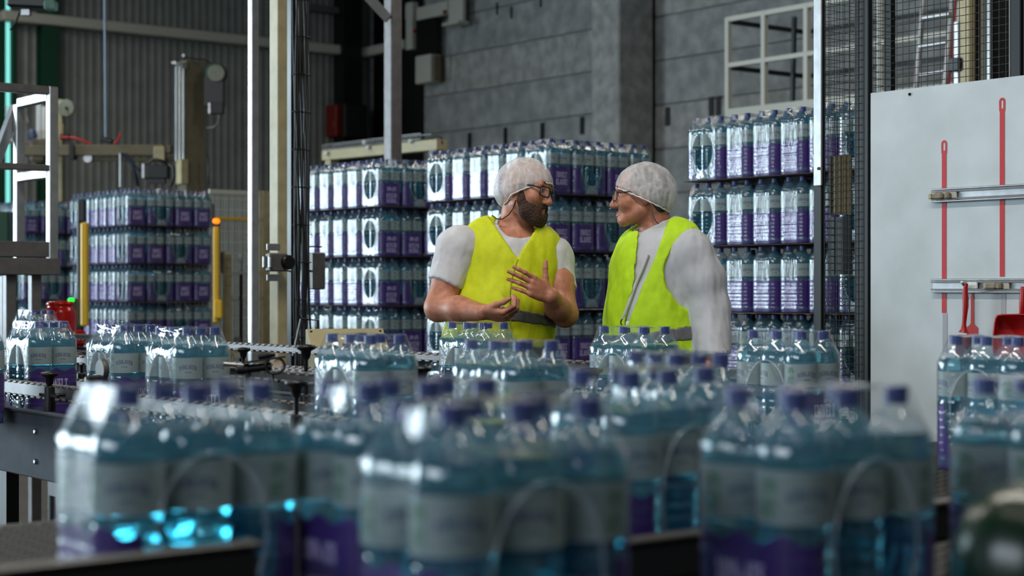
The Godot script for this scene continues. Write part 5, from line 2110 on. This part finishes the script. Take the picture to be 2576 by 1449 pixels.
func face_parts(o: Node3D, at0: Vector3, b: Basis, s: float, brow: Material) -> void:
	var p := func(x: float, y: float, z: float) -> Vector3: return at0 + b * (Vector3(x, y, z) * s)
	for x in [-1.0, 1.0]:
		var g := Geo.new()
		g.lathe([[0.0, -0.0115], [0.006, -0.0098], [0.010, -0.0057], [0.0115, 0.0], [0.010, 0.0057], [0.006, 0.0098], [0.0, 0.0115]], 16, Transform3D(b, p.call(0.031 * x, 0.022, 0.0785)), false)
		part("eyeball", g, M.eye, o)
		g = Geo.new()
		g.lathe([[0.0058, 0.0], [0.0054, 0.0012], [0.0, 0.0018]], 14, Transform3D(b * Basis(Vector3.RIGHT, PI / 2), p.call(0.031 * x, 0.021, 0.0888)))
		part("iris", g, M.iris, o)
		g = Geo.new()
		g.tube([p.call(0.020 * x, 0.026, 0.088), p.call(0.031 * x, 0.0295, 0.0895), p.call(0.044 * x, 0.025, 0.082)], [0.002 * s, 0.0032 * s, 0.002 * s], 7)
		part("eyelid", g, M.skin, o)
		g = Geo.new()
		g.tube([p.call(0.014 * x, 0.046, 0.093), p.call(0.030 * x, 0.052, 0.092), p.call(0.050 * x, 0.046, 0.078)], [0.0035 * s, 0.0045 * s, 0.0025 * s], 7)
		part("eyebrow", g, brow, o)
	var g := Geo.new()
	g.tube([p.call(-0.019, -0.0535, 0.0875), p.call(-0.008, -0.050, 0.0965), p.call(0, -0.0515, 0.0975), p.call(0.008, -0.050, 0.0965), p.call(0.019, -0.0535, 0.0875)], [0.001 * s, 0.0030 * s, 0.0034 * s, 0.0030 * s, 0.001 * s], 8)
	g.tube([p.call(-0.018, -0.0555, 0.0870), p.call(-0.008, -0.0600, 0.0955), p.call(0, -0.0612, 0.0968), p.call(0.008, -0.0600, 0.0955), p.call(0.018, -0.0555, 0.0870)], [0.001 * s, 0.0036 * s, 0.0040 * s, 0.0036 * s, 0.001 * s], 8)
	part("lips", g, M.lip, o)


func glasses(o: Node3D, at0: Vector3, b: Basis, s: float, r: float, m: Material) -> void:
	var p := func(x: float, y: float, z: float) -> Vector3: return at0 + b * (Vector3(x, y, z) * s)
	var bridge := Geo.new()
	bridge.tube([p.call(-0.010, 0.026, 0.112), p.call(0, 0.029, 0.1135), p.call(0.010, 0.026, 0.112)], r * 1.1, 7)
	var gl := part("glasses", bridge, m, o)
	for x in [-1.0, 1.0]:
		var ring := []
		for j in 24:
			var w := TAU * j / 24.0
			var cx := signf(cos(w)) * pow(absf(cos(w)), 0.55) * 0.0255
			var cy := signf(sin(w)) * pow(absf(sin(w)), 0.6) * 0.0195
			ring.append(p.call(0.0345 * x + cx, 0.017 + cy, 0.1115 - 4.0 * pow(0.0345 + cx * x, 2.0)))
		var g := Geo.new()
		g.tube(ring, r, 7, false, true)
		part("lens_rim", g, m, gl)
		g = Geo.new()
		var mid: Vector3 = p.call(0.0345 * x, 0.017, 0.106)
		for j in 24:
			g.tri(mid, ring[j], ring[(j + 1) % 24])
		part("lens", g, M.lens, gl)
		g = Geo.new()
		g.tube([p.call(0.060 * x, 0.028, 0.095), p.call(0.070 * x, 0.030, 0.070), p.call(0.080 * x, 0.028, 0.010), p.call(0.078 * x, 0.016, -0.012)], [r * 1.3, r * 1.2, r, r], 7)
		part("temple", g, m, gl)


func hairnet(o: Node3D, at0: Vector3, b: Basis, s: float, lift: float, tilt: float, sd: int) -> void:
	var p := func(x: float, y: float, z: float) -> Vector3: return at0 + b * (Vector3(x, y, z) * s)
	var f := Field.new()
	f.egg(p.call(0, 0.048, -0.016), Vector3(0.092, 0.099, 0.116) * s, 0.03, b)
	f.egg(p.call(0, 0.0, -0.062), Vector3(0.074, 0.066, 0.066) * s, 0.05, b)
	for x in [-1.0, 1.0]:
		f.egg(p.call(0.074 * x, 0.01, -0.01), Vector3(0.02, 0.034, 0.03) * s, 0.03, b)
	f.half(p.call(0, lift, 0), b * Vector3(0, -1, tilt), 0.012)
	f.ripple(0.0045, 11.0, sd, Vector3(1.5, 0.8, 1.5))
	var g := Geo.new()
	var r := Vector3.ONE * 0.15
	net(f, at0 + b * Vector3(0, 0.04, 0) - r, at0 + b * Vector3(0, 0.04, 0) + r, 0.0045, g)
	var hn := part("hairnet", g, M.hairnet, o)
	# the gathered elastic edge, following the cut
	var path := []
	for j in 60:
		var w := TAU * j / 60.0
		var z := cos(w)
		var d := Vector3(sin(w), 0.0, z)
		var low := 0.02
		var high := 0.2
		for i in 16:
			var mid := (low + high) * 0.5
			var q: Vector3 = p.call(d.x * mid, lift + tilt * d.z * mid + 0.004, d.z * mid)
			if f.at(q) < 0.001:
				low = mid
			else:
				high = mid
		path.append(p.call(d.x * low, lift + tilt * d.z * low + 0.0012 * sin(j * 2.4), d.z * low))
	var e := Geo.new()
	var rr := []
	for j in 60:
		rr.append((0.0028 + 0.0008 * sin(j * 1.9)) * s)
	e.tube(path, rr, 7, false, true)
	part("elastic_edge", e, M.elastic, hn)


func people() -> void:
	M.skin = grained(Color(0.74, 0.50, 0.40), 0.5, 0.0, noise_tex(0.03, Color(0.86, 0.82, 0.80), Color(1, 1, 1), 31, 4, 256), 5.0, false)
	M.lip = mat(Color(0.62, 0.30, 0.27), 0.4)
	M.eye = mat(Color(0.82, 0.80, 0.78), 0.2)
	M.iris = mat(Color(0.08, 0.06, 0.05), 0.15)
	M.beard = grained(Color(0.30, 0.205, 0.15), 0.85, 0.0, noise_tex(0.06, Color(0.55, 0.55, 0.55), Color(1, 1, 1), 33, 4, 256), 12.0, false)
	M.hair = grained(Color(0.20, 0.18, 0.17), 0.7, 0.0, M.beard.albedo_texture, 12.0, false)
	M.lens = pane(Color(0.8, 0.85, 0.85), 0.06, 0.02)
	M.tee = grained(Color(0.78, 0.78, 0.80), 0.85, 0.0, noise_tex(0.02, Color(0.93, 0.93, 0.93), Color(1, 1, 1), 35, 3, 256), 3.0, false)
	M.coat = grained(Color(0.74, 0.75, 0.78), 0.85, 0.0, M.tee.albedo_texture, 3.0, false)
	M.vest = grained(Color(0.80, 0.84, 0.06), 0.75, 0.0, M.tee.albedo_texture, 4.0, false)
	M.vest2 = grained(Color(0.72, 0.88, 0.08), 0.75, 0.0, M.tee.albedo_texture, 4.0, false)
	M.vestedge = mat(Color(0.62, 0.66, 0.06), 0.7)
	M.band2 = grained(Color(0.46, 0.46, 0.47), 0.4, 0.3, M.tee.albedo_texture, 6.0, false)
	M.trousers = mat(Color(0.10, 0.11, 0.14), 0.85)
	M.shoe = mat(Color(0.05, 0.05, 0.05), 0.5)
	M.elastic = mat(Color(0.84, 0.84, 0.84), 0.85)
	M.hairnet = mat(Color(0.86, 0.86, 0.87, 1.0), 0.85)
	M.hairnet.transparency = BaseMaterial3D.TRANSPARENCY_ALPHA
	var crease := noise_tex(0.010, Color(1, 1, 1, 0.40), Color(1, 1, 1, 0.82), 41, 4, 512, 0.66)
	crease.noise.fractal_type = FastNoiseLite.FRACTAL_RIDGED
	M.hairnet.albedo_texture = crease
	M.hairnet.uv1_triplanar = true
	M.hairnet.uv1_scale = Vector3(4.5, 3, 4.5)
	bearded_man()
	coat_man()


func legs(o: Node3D, f: Field, hip: Vector3, lat: Vector3, fwd: Vector3) -> Field:
	var tr := Field.new()
	tr.egg(hip, Vector3(0.185, 0.13, 0.14), 0.05, Basis(lat, Vector3.UP, fwd))
	for s in [-1.0, 1.0]:
		var h: Vector3 = hip + lat * 0.095 * s + Vector3(0, -0.06, 0)
		var kn: Vector3 = Vector3(h.x, 0.50, h.z) + fwd * 0.02 + lat * 0.01 * s
		var an: Vector3 = Vector3(h.x, 0.10, h.z) - fwd * 0.01 + lat * 0.015 * s
		tr.chain([h, kn, an], [0.095, 0.068, 0.056], 0.03)
		f.chain([h, kn, an], [0.078, 0.052, 0.038], 0.03)
		var g := Geo.new()
		var sf := Field.new()
		sf.chain([an + Vector3(0, -0.055, 0) - fwd * 0.03, an + Vector3(0, -0.060, 0) + fwd * 0.09, an + Vector3(0, -0.066, 0) + fwd * 0.16], [0.044, 0.040, 0.032], 0.03)
		sf.cap(an + Vector3(0, 0.02, 0), an + Vector3(0, -0.05, 0), 0.045, 0.045)
		sf.half(Vector3(0, 0.004, 0), Vector3.DOWN)
		net(sf, an - Vector3(0.26, 0.12, 0.26), an + Vector3(0.26, 0.1, 0.26), 0.012, g)
		part("shoe", g, M.shoe, o)
	return tr


func bearded_man() -> void:
	var D0 := 6.24
	var org := on_floor(at(1262, 0, D0))
	var o := thing("person", "bearded man in white hairnet, black glasses and yellow safety vest, gesturing with both hands", "person", org)
	var L := func(x: float, y: float, dz: float) -> Vector3: return VB.inverse() * (at(x, y, D0 - dz) - org)
	var yaw := 0.28
	var tb := Basis(Vector3.UP, yaw)
	var torso := Field.new()
	torso.egg(L.call(1288, 676, 0.0), Vector3(0.172, 0.155, 0.122), 0.05, tb)
	torso.egg(L.call(1284, 618, -0.015), Vector3(0.165, 0.062, 0.082), 0.06, tb)
	torso.egg(L.call(1268, 785, 0.025), Vector3(0.172, 0.155, 0.138), 0.06, tb)
	torso.egg(L.call(1256, 878, 0.0), Vector3(0.178, 0.13, 0.130), 0.05, tb)
	var sr: Vector3 = L.call(1156, 622, 0.04)
	var er: Vector3 = L.call(1103, 774, 0.10)
	var mr: Vector3 = L.call(1155, 777, 0.18)
	var wr: Vector3 = L.call(1212, 785, 0.27)
	var sl: Vector3 = L.call(1392, 648, -0.04)
	var el: Vector3 = L.call(1421, 790, 0.05)
	var ml: Vector3 = L.call(1400, 772, 0.12)
	var wl: Vector3 = L.call(1384, 744, 0.20)
	var nb: Vector3 = L.call(1296, 592, -0.03)
	var hb := Basis(Vector3.UP, 1.02) * Basis(Vector3.RIGHT, 0.14) * Basis(Vector3.BACK, -0.16)
	var ho: Vector3 = L.call(1322, 490, 0.0)
	var s := 0.955
	var nt := ho + hb * (Vector3(0, -0.03, -0.028) * s)
	var body := torso.copy(-0.012)
	body.cap(nb, nt, 0.066, 0.056, 0.04)
	body.cap(sr, sl, 0.05, 0.05, 0.06)
	body.chain([sr, sr.lerp(er, 0.45), er], [0.062, 0.060, 0.051], 0.03)
	body.chain([er, mr, wr], [0.050, 0.046, 0.030], 0.02)
	body.chain([sl, sl.lerp(el, 0.45), el], [0.058, 0.056, 0.048], 0.03)
	body.chain([el, ml, wl], [0.047, 0.045, 0.031], 0.02)
	var hip: Vector3 = L.call(1256, 905, 0.0)
	var tr := legs(o, body, hip, tb.x, tb.z)
	var arms := body.copy()
	head_field(body, ho, hb, s, 1.05)
	var hands := Field.new()
	hands.cap(mr.lerp(wr, 0.55), wr, 0.037, 0.030, 0.02)
	hand(hands, wr, Vector3(0.93, -0.14, 0.33), Vector3(0.12, 0.86, -0.5), true, [[0.75, 1.0, 0.6], [0.8, 1.0, 0.6], [0.85, 1.0, 0.6], [0.9, 1.0, 0.6]], Vector3(0.95, 0.32, 0.35))
	var hands2 := Field.new()
	hands2.cap(ml.lerp(wl, 0.55), wl, 0.037, 0.031, 0.02)
	hand(hands2, wl, Vector3(-0.80, 0.42, 0.42), Vector3(-0.25, -0.10, -0.95), false, [[0.0, 0.25, 0.15], [0.10, 0.22, 0.15], [0.25, 0.35, 0.25], [0.32, 0.38, 0.25]], Vector3(0.42, 0.9, 0.02), 0.97)
	var g := Geo.new()
	net(arms, Vector3(-0.34, 0.04, -0.25), Vector3(0.36, 1.72, 0.40), 0.011, g)
	net(body, ho - Vector3(0.16, 0.17, 0.16), ho + Vector3(0.17, 0.15, 0.17), 0.0036, g)
	var hc := wr + Vector3(0.06, 0, 0.03)
	net(hands, hc - Vector3(0.13, 0.10, 0.12), hc + Vector3(0.13, 0.11, 0.12), 0.0032, g)
	hc = wl + Vector3(-0.06, 0.05, 0.0)
	net(hands2, hc - Vector3(0.14, 0.13, 0.12), hc + Vector3(0.14, 0.13, 0.12), 0.0032, g)
	part("body", g, M.skin, o)
	face_parts(o, ho, hb, s, M.beard)
	# beard
	var p := func(x: float, y: float, z: float) -> Vector3: return ho + hb * (Vector3(x, y, z) * s)
	var bf := Field.new()
	for x in [-1.0, 1.0]:
		bf.chain([p.call(0.066 * x, 0.012, 0.020), p.call(0.062 * x, -0.030, 0.026), p.call(0.050 * x, -0.066, 0.045), p.call(0.026 * x, -0.090, 0.074)], [0.008, 0.016, 0.022, 0.022], 0.02)
		bf.cap(p.call(0.046 * x, -0.050, 0.062), p.call(0.030 * x, -0.066, 0.078), 0.016, 0.016, 0.02)
		bf.chain([p.call(0.003 * x, -0.0375, 0.097), p.call(0.018 * x, -0.041, 0.091), p.call(0.029 * x, -0.056, 0.079)], [0.0066, 0.0078, 0.010], 0.012)
	bf.egg(p.call(0, -0.090, 0.080), Vector3(0.030, 0.024, 0.022) * s, 0.02, hb)
	bf.egg(p.call(0, -0.080, 0.050), Vector3(0.045, 0.026, 0.04) * s, 0.03, hb)
	bf.egg(p.call(0, -0.055, 0.100), Vector3(0.021, 0.0105, 0.02) * s, 0.006, hb, 1)
	bf.ripple(0.0035, 90.0, 5)
	g = Geo.new()
	net(bf, ho - Vector3(0.13, 0.16, 0.14), ho + Vector3(0.14, 0.06, 0.14), 0.0034, g)
	part("beard", g, M.beard, o)
	glasses(o, ho, hb, s, 0.0026, M.black)
	hairnet(o, ho, hb, s, -0.016, 0.72, 3)
	# white t-shirt
	var tee := torso.copy(0.006)
	tee.cap(sr, sl, 0.055, 0.055, 0.05)
	tee.cap(nb, nb + (nt - nb) * 0.28, 0.079, 0.074, 0.03)
	tee.egg(L.call(1304, 566, 0.02), Vector3(0.075, 0.062, 0.12), 0.008, Basis(), 1)
	tee.half(L.call(1262, 868, 0), Vector3.DOWN)
	tee.ripple(0.007, 9.0, 7, Vector3(1.3, 0.7, 1.3))
	g = Geo.new()
	net(tee, Vector3(-0.36, 1.08, -0.22), Vector3(0.34, 1.62, 0.26), 0.0075, g)
	for q in [[sr, L.call(1102, 760, 0.09), 0.072, 0.070, L.call(1110, 713, 0.08)], [sl, L.call(1423, 780, 0.03), 0.066, 0.057, L.call(1418, 733, 0.0)]]:
		var sf := Field.new()
		sf.chain([q[0].lerp(nb, 0.35), q[0], q[1]], [0.060, q[2], q[3]], 0.05)
		sf.half(q[4], q[1] - q[0], 0.008)
		sf.ripple(0.007, 9.0, 7, Vector3(1.3, 0.7, 1.3))
		net(sf, q[0] - Vector3(0.16, 0.25, 0.16), q[0] + Vector3(0.18, 0.12, 0.18), 0.006, g)
	part("t_shirt", g, M.tee, o)
	# vest
	var vest := torso.copy(0.020)
	vest.cap(sr.lerp(nb, 0.42) + Vector3(0, 0.018, 0), nb + Vector3(-0.04, 0.018, 0), 0.066, 0.062, 0.05)
	vest.cap(sl.lerp(nb, 0.36) + Vector3(0, 0.018, 0), nb + Vector3(0.03, 0.0, 0), 0.064, 0.062, 0.05)
	vest.egg(L.call(1252, 850, 0.0), Vector3(0.205, 0.12, 0.155), 0.06, tb)
	vest.egg(L.call(1068, 668, 0.1), Vector3(0.118, 0.135, 0.5), 0.01, Basis(Vector3.BACK, -0.12), 1)
	vest.egg(L.call(1488, 690, 0.0), Vector3(0.112, 0.125, 0.5), 0.01, Basis(), 1)
	vest.half(L.call(1262, 874, 0), Vector3.DOWN)
	vest.wedge(L.call(1303, 655, 0.0), L.call(1228, 546, 0.0), L.call(1346, 576, 0.0), Vector3(0, 0, -1), 0.04)
	vest.cap(nb + Vector3(0, -0.03, 0.0), nt, 0.086, 0.09, 0.006, 1)
	vest.ripple(0.0075, 7.0, 11, Vector3(1.6, 0.6, 1.6))
	g = Geo.new()
	net(vest, Vector3(-0.32, 1.09, -0.24), Vector3(0.30, 1.64, 0.30), 0.0065, g)
	var vp := part("safety_vest", g, M.vest, o)
	var bandf := vest.copy(0.0)
	for i in bandf.kind.size():
		if bandf.op[i] == 0:
			if bandf.kind[i] == 0:
				bandf.ra[i] += 0.003
				bandf.rb[i] += 0.003
			else:
				bandf.b[i] += Vector3.ONE * 0.003
	bandf.ripple(0.0075, 7.0, 11, Vector3(1.6, 0.6, 1.6))
	var tilt := Vector3(0.17, 1.0, 0).normalized()
	bandf.half(L.call(1310, 779, 0.16), tilt, 0.001)
	bandf.half(L.call(1310, 812, 0.16), -tilt, 0.001)
	g = Geo.new()
	net(bandf, Vector3(-0.30, 1.15, -0.24), Vector3(0.30, 1.34, 0.28), 0.0065, g)
	part("reflective_band", g, M.band2, vp)
	var seam := []
	for q in [[1303, 652], [1294, 676], [1287, 700], [1283, 730], [1283, 770], [1284, 810], [1286, 850]]:
		var w: Vector3 = L.call(q[0], q[1], 0.15)
		seam.append(vest.front(w.x, w.y) + Vector3(0, 0, 0.001))
	g = Geo.new()
	g.tube(seam, 0.0028, 6)
	part("front_edge", g, M.vestedge, vp)
	g = Geo.new()
	net(tr, Vector3(-0.34, 0.06, -0.26), Vector3(0.34, 1.06, 0.26), 0.014, g)
	part("trousers", g, M.trousers, o)
	g = Geo.new()
	g.tube([L.call(1297, 503, 0.075), L.call(1291, 524, 0.07), L.call(1280, 540, 0.06), L.call(1264, 551, 0.055), L.call(1250, 551, 0.03), L.call(1238, 542, 0.0)], 0.0022, 6)
	part("ear_cord", g, M.black, o)


func coat_man() -> void:
	var D0 := 6.2
	var org := on_floor(at(1655, 0, D0))
	var o := thing("person", "man in white coat, hairnet and yellow safety vest, seen from the side facing left", "person", org)
	var L := func(x: float, y: float, dz: float) -> Vector3: return VB.inverse() * (at(x, y, D0 - dz) - org)
	var tb := Basis(Vector3.UP, -1.0)
	var torso := Field.new()
	torso.egg(L.call(1650, 684, 0.0), Vector3(0.180, 0.160, 0.130), 0.05, tb)
	torso.egg(L.call(1672, 618, -0.005), Vector3(0.155, 0.062, 0.085), 0.06, tb)
	torso.egg(L.call(1642, 790, 0.01), Vector3(0.172, 0.165, 0.146), 0.06, tb)
	torso.egg(L.call(1652, 885, 0.0), Vector3(0.178, 0.13, 0.138), 0.05, tb)
	var sl: Vector3 = L.call(1738, 634, 0.12)
	var el: Vector3 = L.call(1783, 775, 0.13)
	var wl: Vector3 = L.call(1796, 898, 0.22)
	var sr: Vector3 = L.call(1614, 628, -0.13)
	var er: Vector3 = L.call(1600, 775, -0.12)
	var wr: Vector3 = L.call(1588, 900, -0.02)
	var nb: Vector3 = L.call(1662, 600, -0.01)
	var hb := Basis(Vector3.UP, -1.60) * Basis(Vector3.RIGHT, 0.03)
	var ho: Vector3 = L.call(1614, 503, 0.0)
	var s := 0.955
	var nt := ho + hb * (Vector3(0, -0.025, -0.030) * s)
	var body := torso.copy(-0.015)
	body.cap(nb, nt, 0.062, 0.056, 0.04)
	body.cap(sr, sl, 0.05, 0.05, 0.06)
	body.chain([sl, el, wl], [0.058, 0.046, 0.030], 0.03)
	body.chain([sr, er, wr], [0.058, 0.046, 0.030], 0.03)
	var tr := legs(o, body, L.call(1655, 915, 0.0), tb.x, tb.z)
	var arms := body.copy()
	head_field(body, ho, hb, s, 0.95)
	var relaxed := [[0.35, 0.45, 0.25], [0.4, 0.5, 0.3], [0.45, 0.5, 0.3], [0.5, 0.5, 0.3]]
	var h1 := Field.new()
	h1.cap(el.lerp(wl, 0.8), wl, 0.034, 0.029, 0.02)
	hand(h1, wl, Vector3(-0.1, -0.95, 0.25), tb * Vector3(-1, 0, 0.1), false, relaxed, Vector3(0.85, 0.5, 0.2))
	var h2 := Field.new()
	h2.cap(er.lerp(wr, 0.8), wr, 0.034, 0.029, 0.02)
	hand(h2, wr, Vector3(-0.1, -0.95, 0.25), tb * Vector3(1, 0, 0.1), true, relaxed, Vector3(0.85, 0.5, 0.2))
	var g := Geo.new()
	net(arms, Vector3(-0.30, 0.04, -0.30), Vector3(0.32, 1.72, 0.36), 0.012, g)
	net(body, ho - Vector3(0.17, 0.16, 0.15), ho + Vector3(0.16, 0.15, 0.15), 0.0036, g)
	net(h1, wl - Vector3(0.10, 0.21, 0.11), wl + Vector3(0.10, 0.05, 0.13), 0.004, g)
	net(h2, wr - Vector3(0.10, 0.21, 0.11), wr + Vector3(0.10, 0.05, 0.13), 0.004, g)
	part("body", g, M.skin, o)
	face_parts(o, ho, hb, s, M.hair)
	var p := func(x: float, y: float, z: float) -> Vector3: return ho + hb * (Vector3(x, y, z) * s)
	var hf := Field.new()
	hf.egg(p.call(0, 0.050, -0.014), Vector3(0.079, 0.088, 0.099) * s, 0.02, hb)
	hf.egg(p.call(0, -0.022, -0.062), Vector3(0.062, 0.056, 0.037) * s, 0.03, hb)
	hf.half(p.call(0, -0.074, -0.06), hb * Vector3(0, -1, 0.2))
	hf.half(p.call(0, 0.06, 0.058), hb * Vector3(0, -0.75, 0.8), 0.01)
	for x in [-1.0, 1.0]:
		hf.egg(p.call(0.082 * x, -0.01, 0.0), Vector3(0.03, 0.036, 0.036) * s, 0.006, hb, 1)
	hf.ripple(0.003, 80.0, 9)
	g = Geo.new()
	net(hf, ho - Vector3(0.14, 0.12, 0.13), ho + Vector3(0.14, 0.16, 0.13), 0.0045, g)
	part("hair", g, M.hair, o)
	glasses(o, ho, hb, s, 0.0017, M.black)
	hairnet(o, ho, hb, s, 0.0, 0.5, 17)
	# coat
	var coat := torso.copy(0.008)
	coat.cap(sr, sl, 0.06, 0.066, 0.06)
	coat.chain([sl, sl.lerp(el, 0.5) + Vector3(0.008, 0, 0), el + Vector3(0.002, 0, 0), wl], [0.078, 0.082, 0.076, 0.062], 0.03)
	coat.chain([sr, er, wr], [0.074, 0.072, 0.058], 0.03)
	coat.egg(L.call(1664, 960, 0.0), Vector3(0.205, 0.22, 0.17), 0.08, tb)
	coat.egg(nb + (nt - nb) * 0.3 + Vector3(-0.02, 0.012, 0.01), Vector3(0.062, 0.04, 0.066), 0.01, Basis(), 1)
	coat.half(L.call(1655, 1040, 0), Vector3.DOWN)
	coat.half(wl - (wl - el).normalized() * 0.01, Vector3(0.0, -1.0, 0.0))
	coat.ripple(0.008, 6.5, 13, Vector3(2.0, 0.45, 2.0))
	g = Geo.new()
	net(coat, Vector3(-0.30, 0.86, -0.30), Vector3(0.34, 1.62, 0.38), 0.0085, g)
	part("coat", g, M.coat, o)
	# shirt collar standing round the neck
	var cf := Field.new()
	var ax := (nt - nb).normalized()
	cf.cap(nb - ax * 0.03, nt, 0.096, 0.076, 0.01)
	cf.cap(nb - ax * 0.06, nt + ax * 0.05, 0.082, 0.064, 0.004, 1)
	var cn := Vector3(-0.42, 0.9, 0.0).normalized()
	cf.half(L.call(1654, 564, 0), cn, 0.002)
	cf.half(L.call(1654, 564, 0) - cn * 0.062, -cn, 0.002)
	cf.egg(L.call(1612, 622, 0.06), Vector3(0.016, 0.05, 0.05), 0.004, Basis(Vector3.BACK, -0.3), 1)
	cf.ripple(0.003, 20.0, 15)
	g = Geo.new()
	net(cf, nb - Vector3(0.14, 0.08, 0.14), nb + Vector3(0.13, 0.13, 0.13), 0.004, g)
	part("shirt_collar", g, M.coat, o)
	# vest
	var vest := torso.copy(0.024)
	vest.cap(sl.lerp(nb, 0.35) + Vector3(0, 0.026, 0), nb + Vector3(0.01, 0.01, 0.03), 0.072, 0.062, 0.05)
	vest.cap(sr.lerp(nb, 0.35) + Vector3(0, 0.016, 0), nb + Vector3(-0.01, 0.0, -0.03), 0.066, 0.060, 0.05)
	vest.egg(L.call(1645, 850, 0.0), Vector3(0.190, 0.13, 0.165), 0.06, tb)
	vest.egg(L.call(1762, 690, 0.2), Vector3(0.128, 0.138, 0.14), 0.012, Basis(Vector3.BACK, 0.1), 1)
	vest.egg(sr + Vector3(-0.05, -0.05, -0.12), Vector3(0.12, 0.14, 0.15), 0.012, Basis(), 1)
	vest.half(L.call(1655, 884, 0), Vector3(0.05, -1, 0))
	vest.wedge(L.call(1568, 822, 0.0), L.call(1603, 600, 0.0), L.call(1664, 590, 0.0), Vector3(0, 0, -1), -0.02)
	vest.cap(nb - ax * 0.02, nt + ax * 0.1, 0.092, 0.10, 0.006, 1)
	vest.ripple(0.009, 6.0, 19, Vector3(1.6, 0.7, 1.6))
	g = Geo.new()
	net(vest, Vector3(-0.32, 1.08, -0.28), Vector3(0.28, 1.64, 0.32), 0.0065, g)
	var vp := part("safety_vest", g, M.vest2, o)
	var bf := vest.copy(0.0)
	for i in bf.kind.size():
		if bf.op[i] == 0:
			if bf.kind[i] == 0:
				bf.ra[i] += 0.003
				bf.rb[i] += 0.003
			else:
				bf.b[i] += Vector3.ONE * 0.003
	bf.ripple(0.009, 6.0, 19, Vector3(1.6, 0.7, 1.6))
	var up := Vector3(-0.12, 1.0, 0).normalized()
	bf.half(L.call(1700, 824, 0.14), up, 0.001)
	bf.half(L.call(1700, 857, 0.14), -up, 0.001)
	g = Geo.new()
	net(bf, Vector3(-0.30, 1.10, -0.26), Vector3(0.28, 1.26, 0.30), 0.0065, g)
	part("reflective_band", g, M.band2, vp)
	var edge := []
	for q in [[1633, 640], [1618, 678], [1602, 715], [1588, 755], [1576, 790], [1567, 812]]:
		var w: Vector3 = L.call(q[0], q[1], 0.15)
		edge.append(coat.front(w.x, w.y) + Vector3(-0.004, 0, 0.008))
	g = Geo.new()
	g.tube(edge, 0.0062, 8)
	part("coat_edge", g, M.tee, o)
	var bp: Vector3 = edge[5]
	g = Geo.new()
	var ring := []
	for j in 16:
		ring.append(bp + Vector3(0.006 + 0.009 * cos(TAU * j / 16), 0.002 + 0.011 * sin(TAU * j / 16), 0.012))
	g.tube(ring, 0.0018, 6, false, true)
	part("badge_ring", g, M.black, o)
	g = Geo.new()
	g.box(bp + Vector3(0.026, -0.004, 0.012), Vector3(0.022, 0.018, 0.008), Basis(), 0.002)
	part("badge_clip", g, M.white, o)
	g = Geo.new()
	net(tr, Vector3(-0.34, 0.06, -0.30), Vector3(0.34, 1.06, 0.30), 0.014, g)
	part("trousers", g, M.trousers, o)
	g = Geo.new()
	g.tube([L.call(1640, 530, 0.07), L.call(1645, 548, 0.075), L.call(1653, 561, 0.075), L.call(1668, 565, 0.07), L.call(1684, 563, 0.06), L.call(1694, 556, 0.04), L.call(1695, 546, 0.03)], 0.0018, 6)
	part("ear_cord", g, mat(Color(0.16, 0.18, 0.30), 0.5), o)
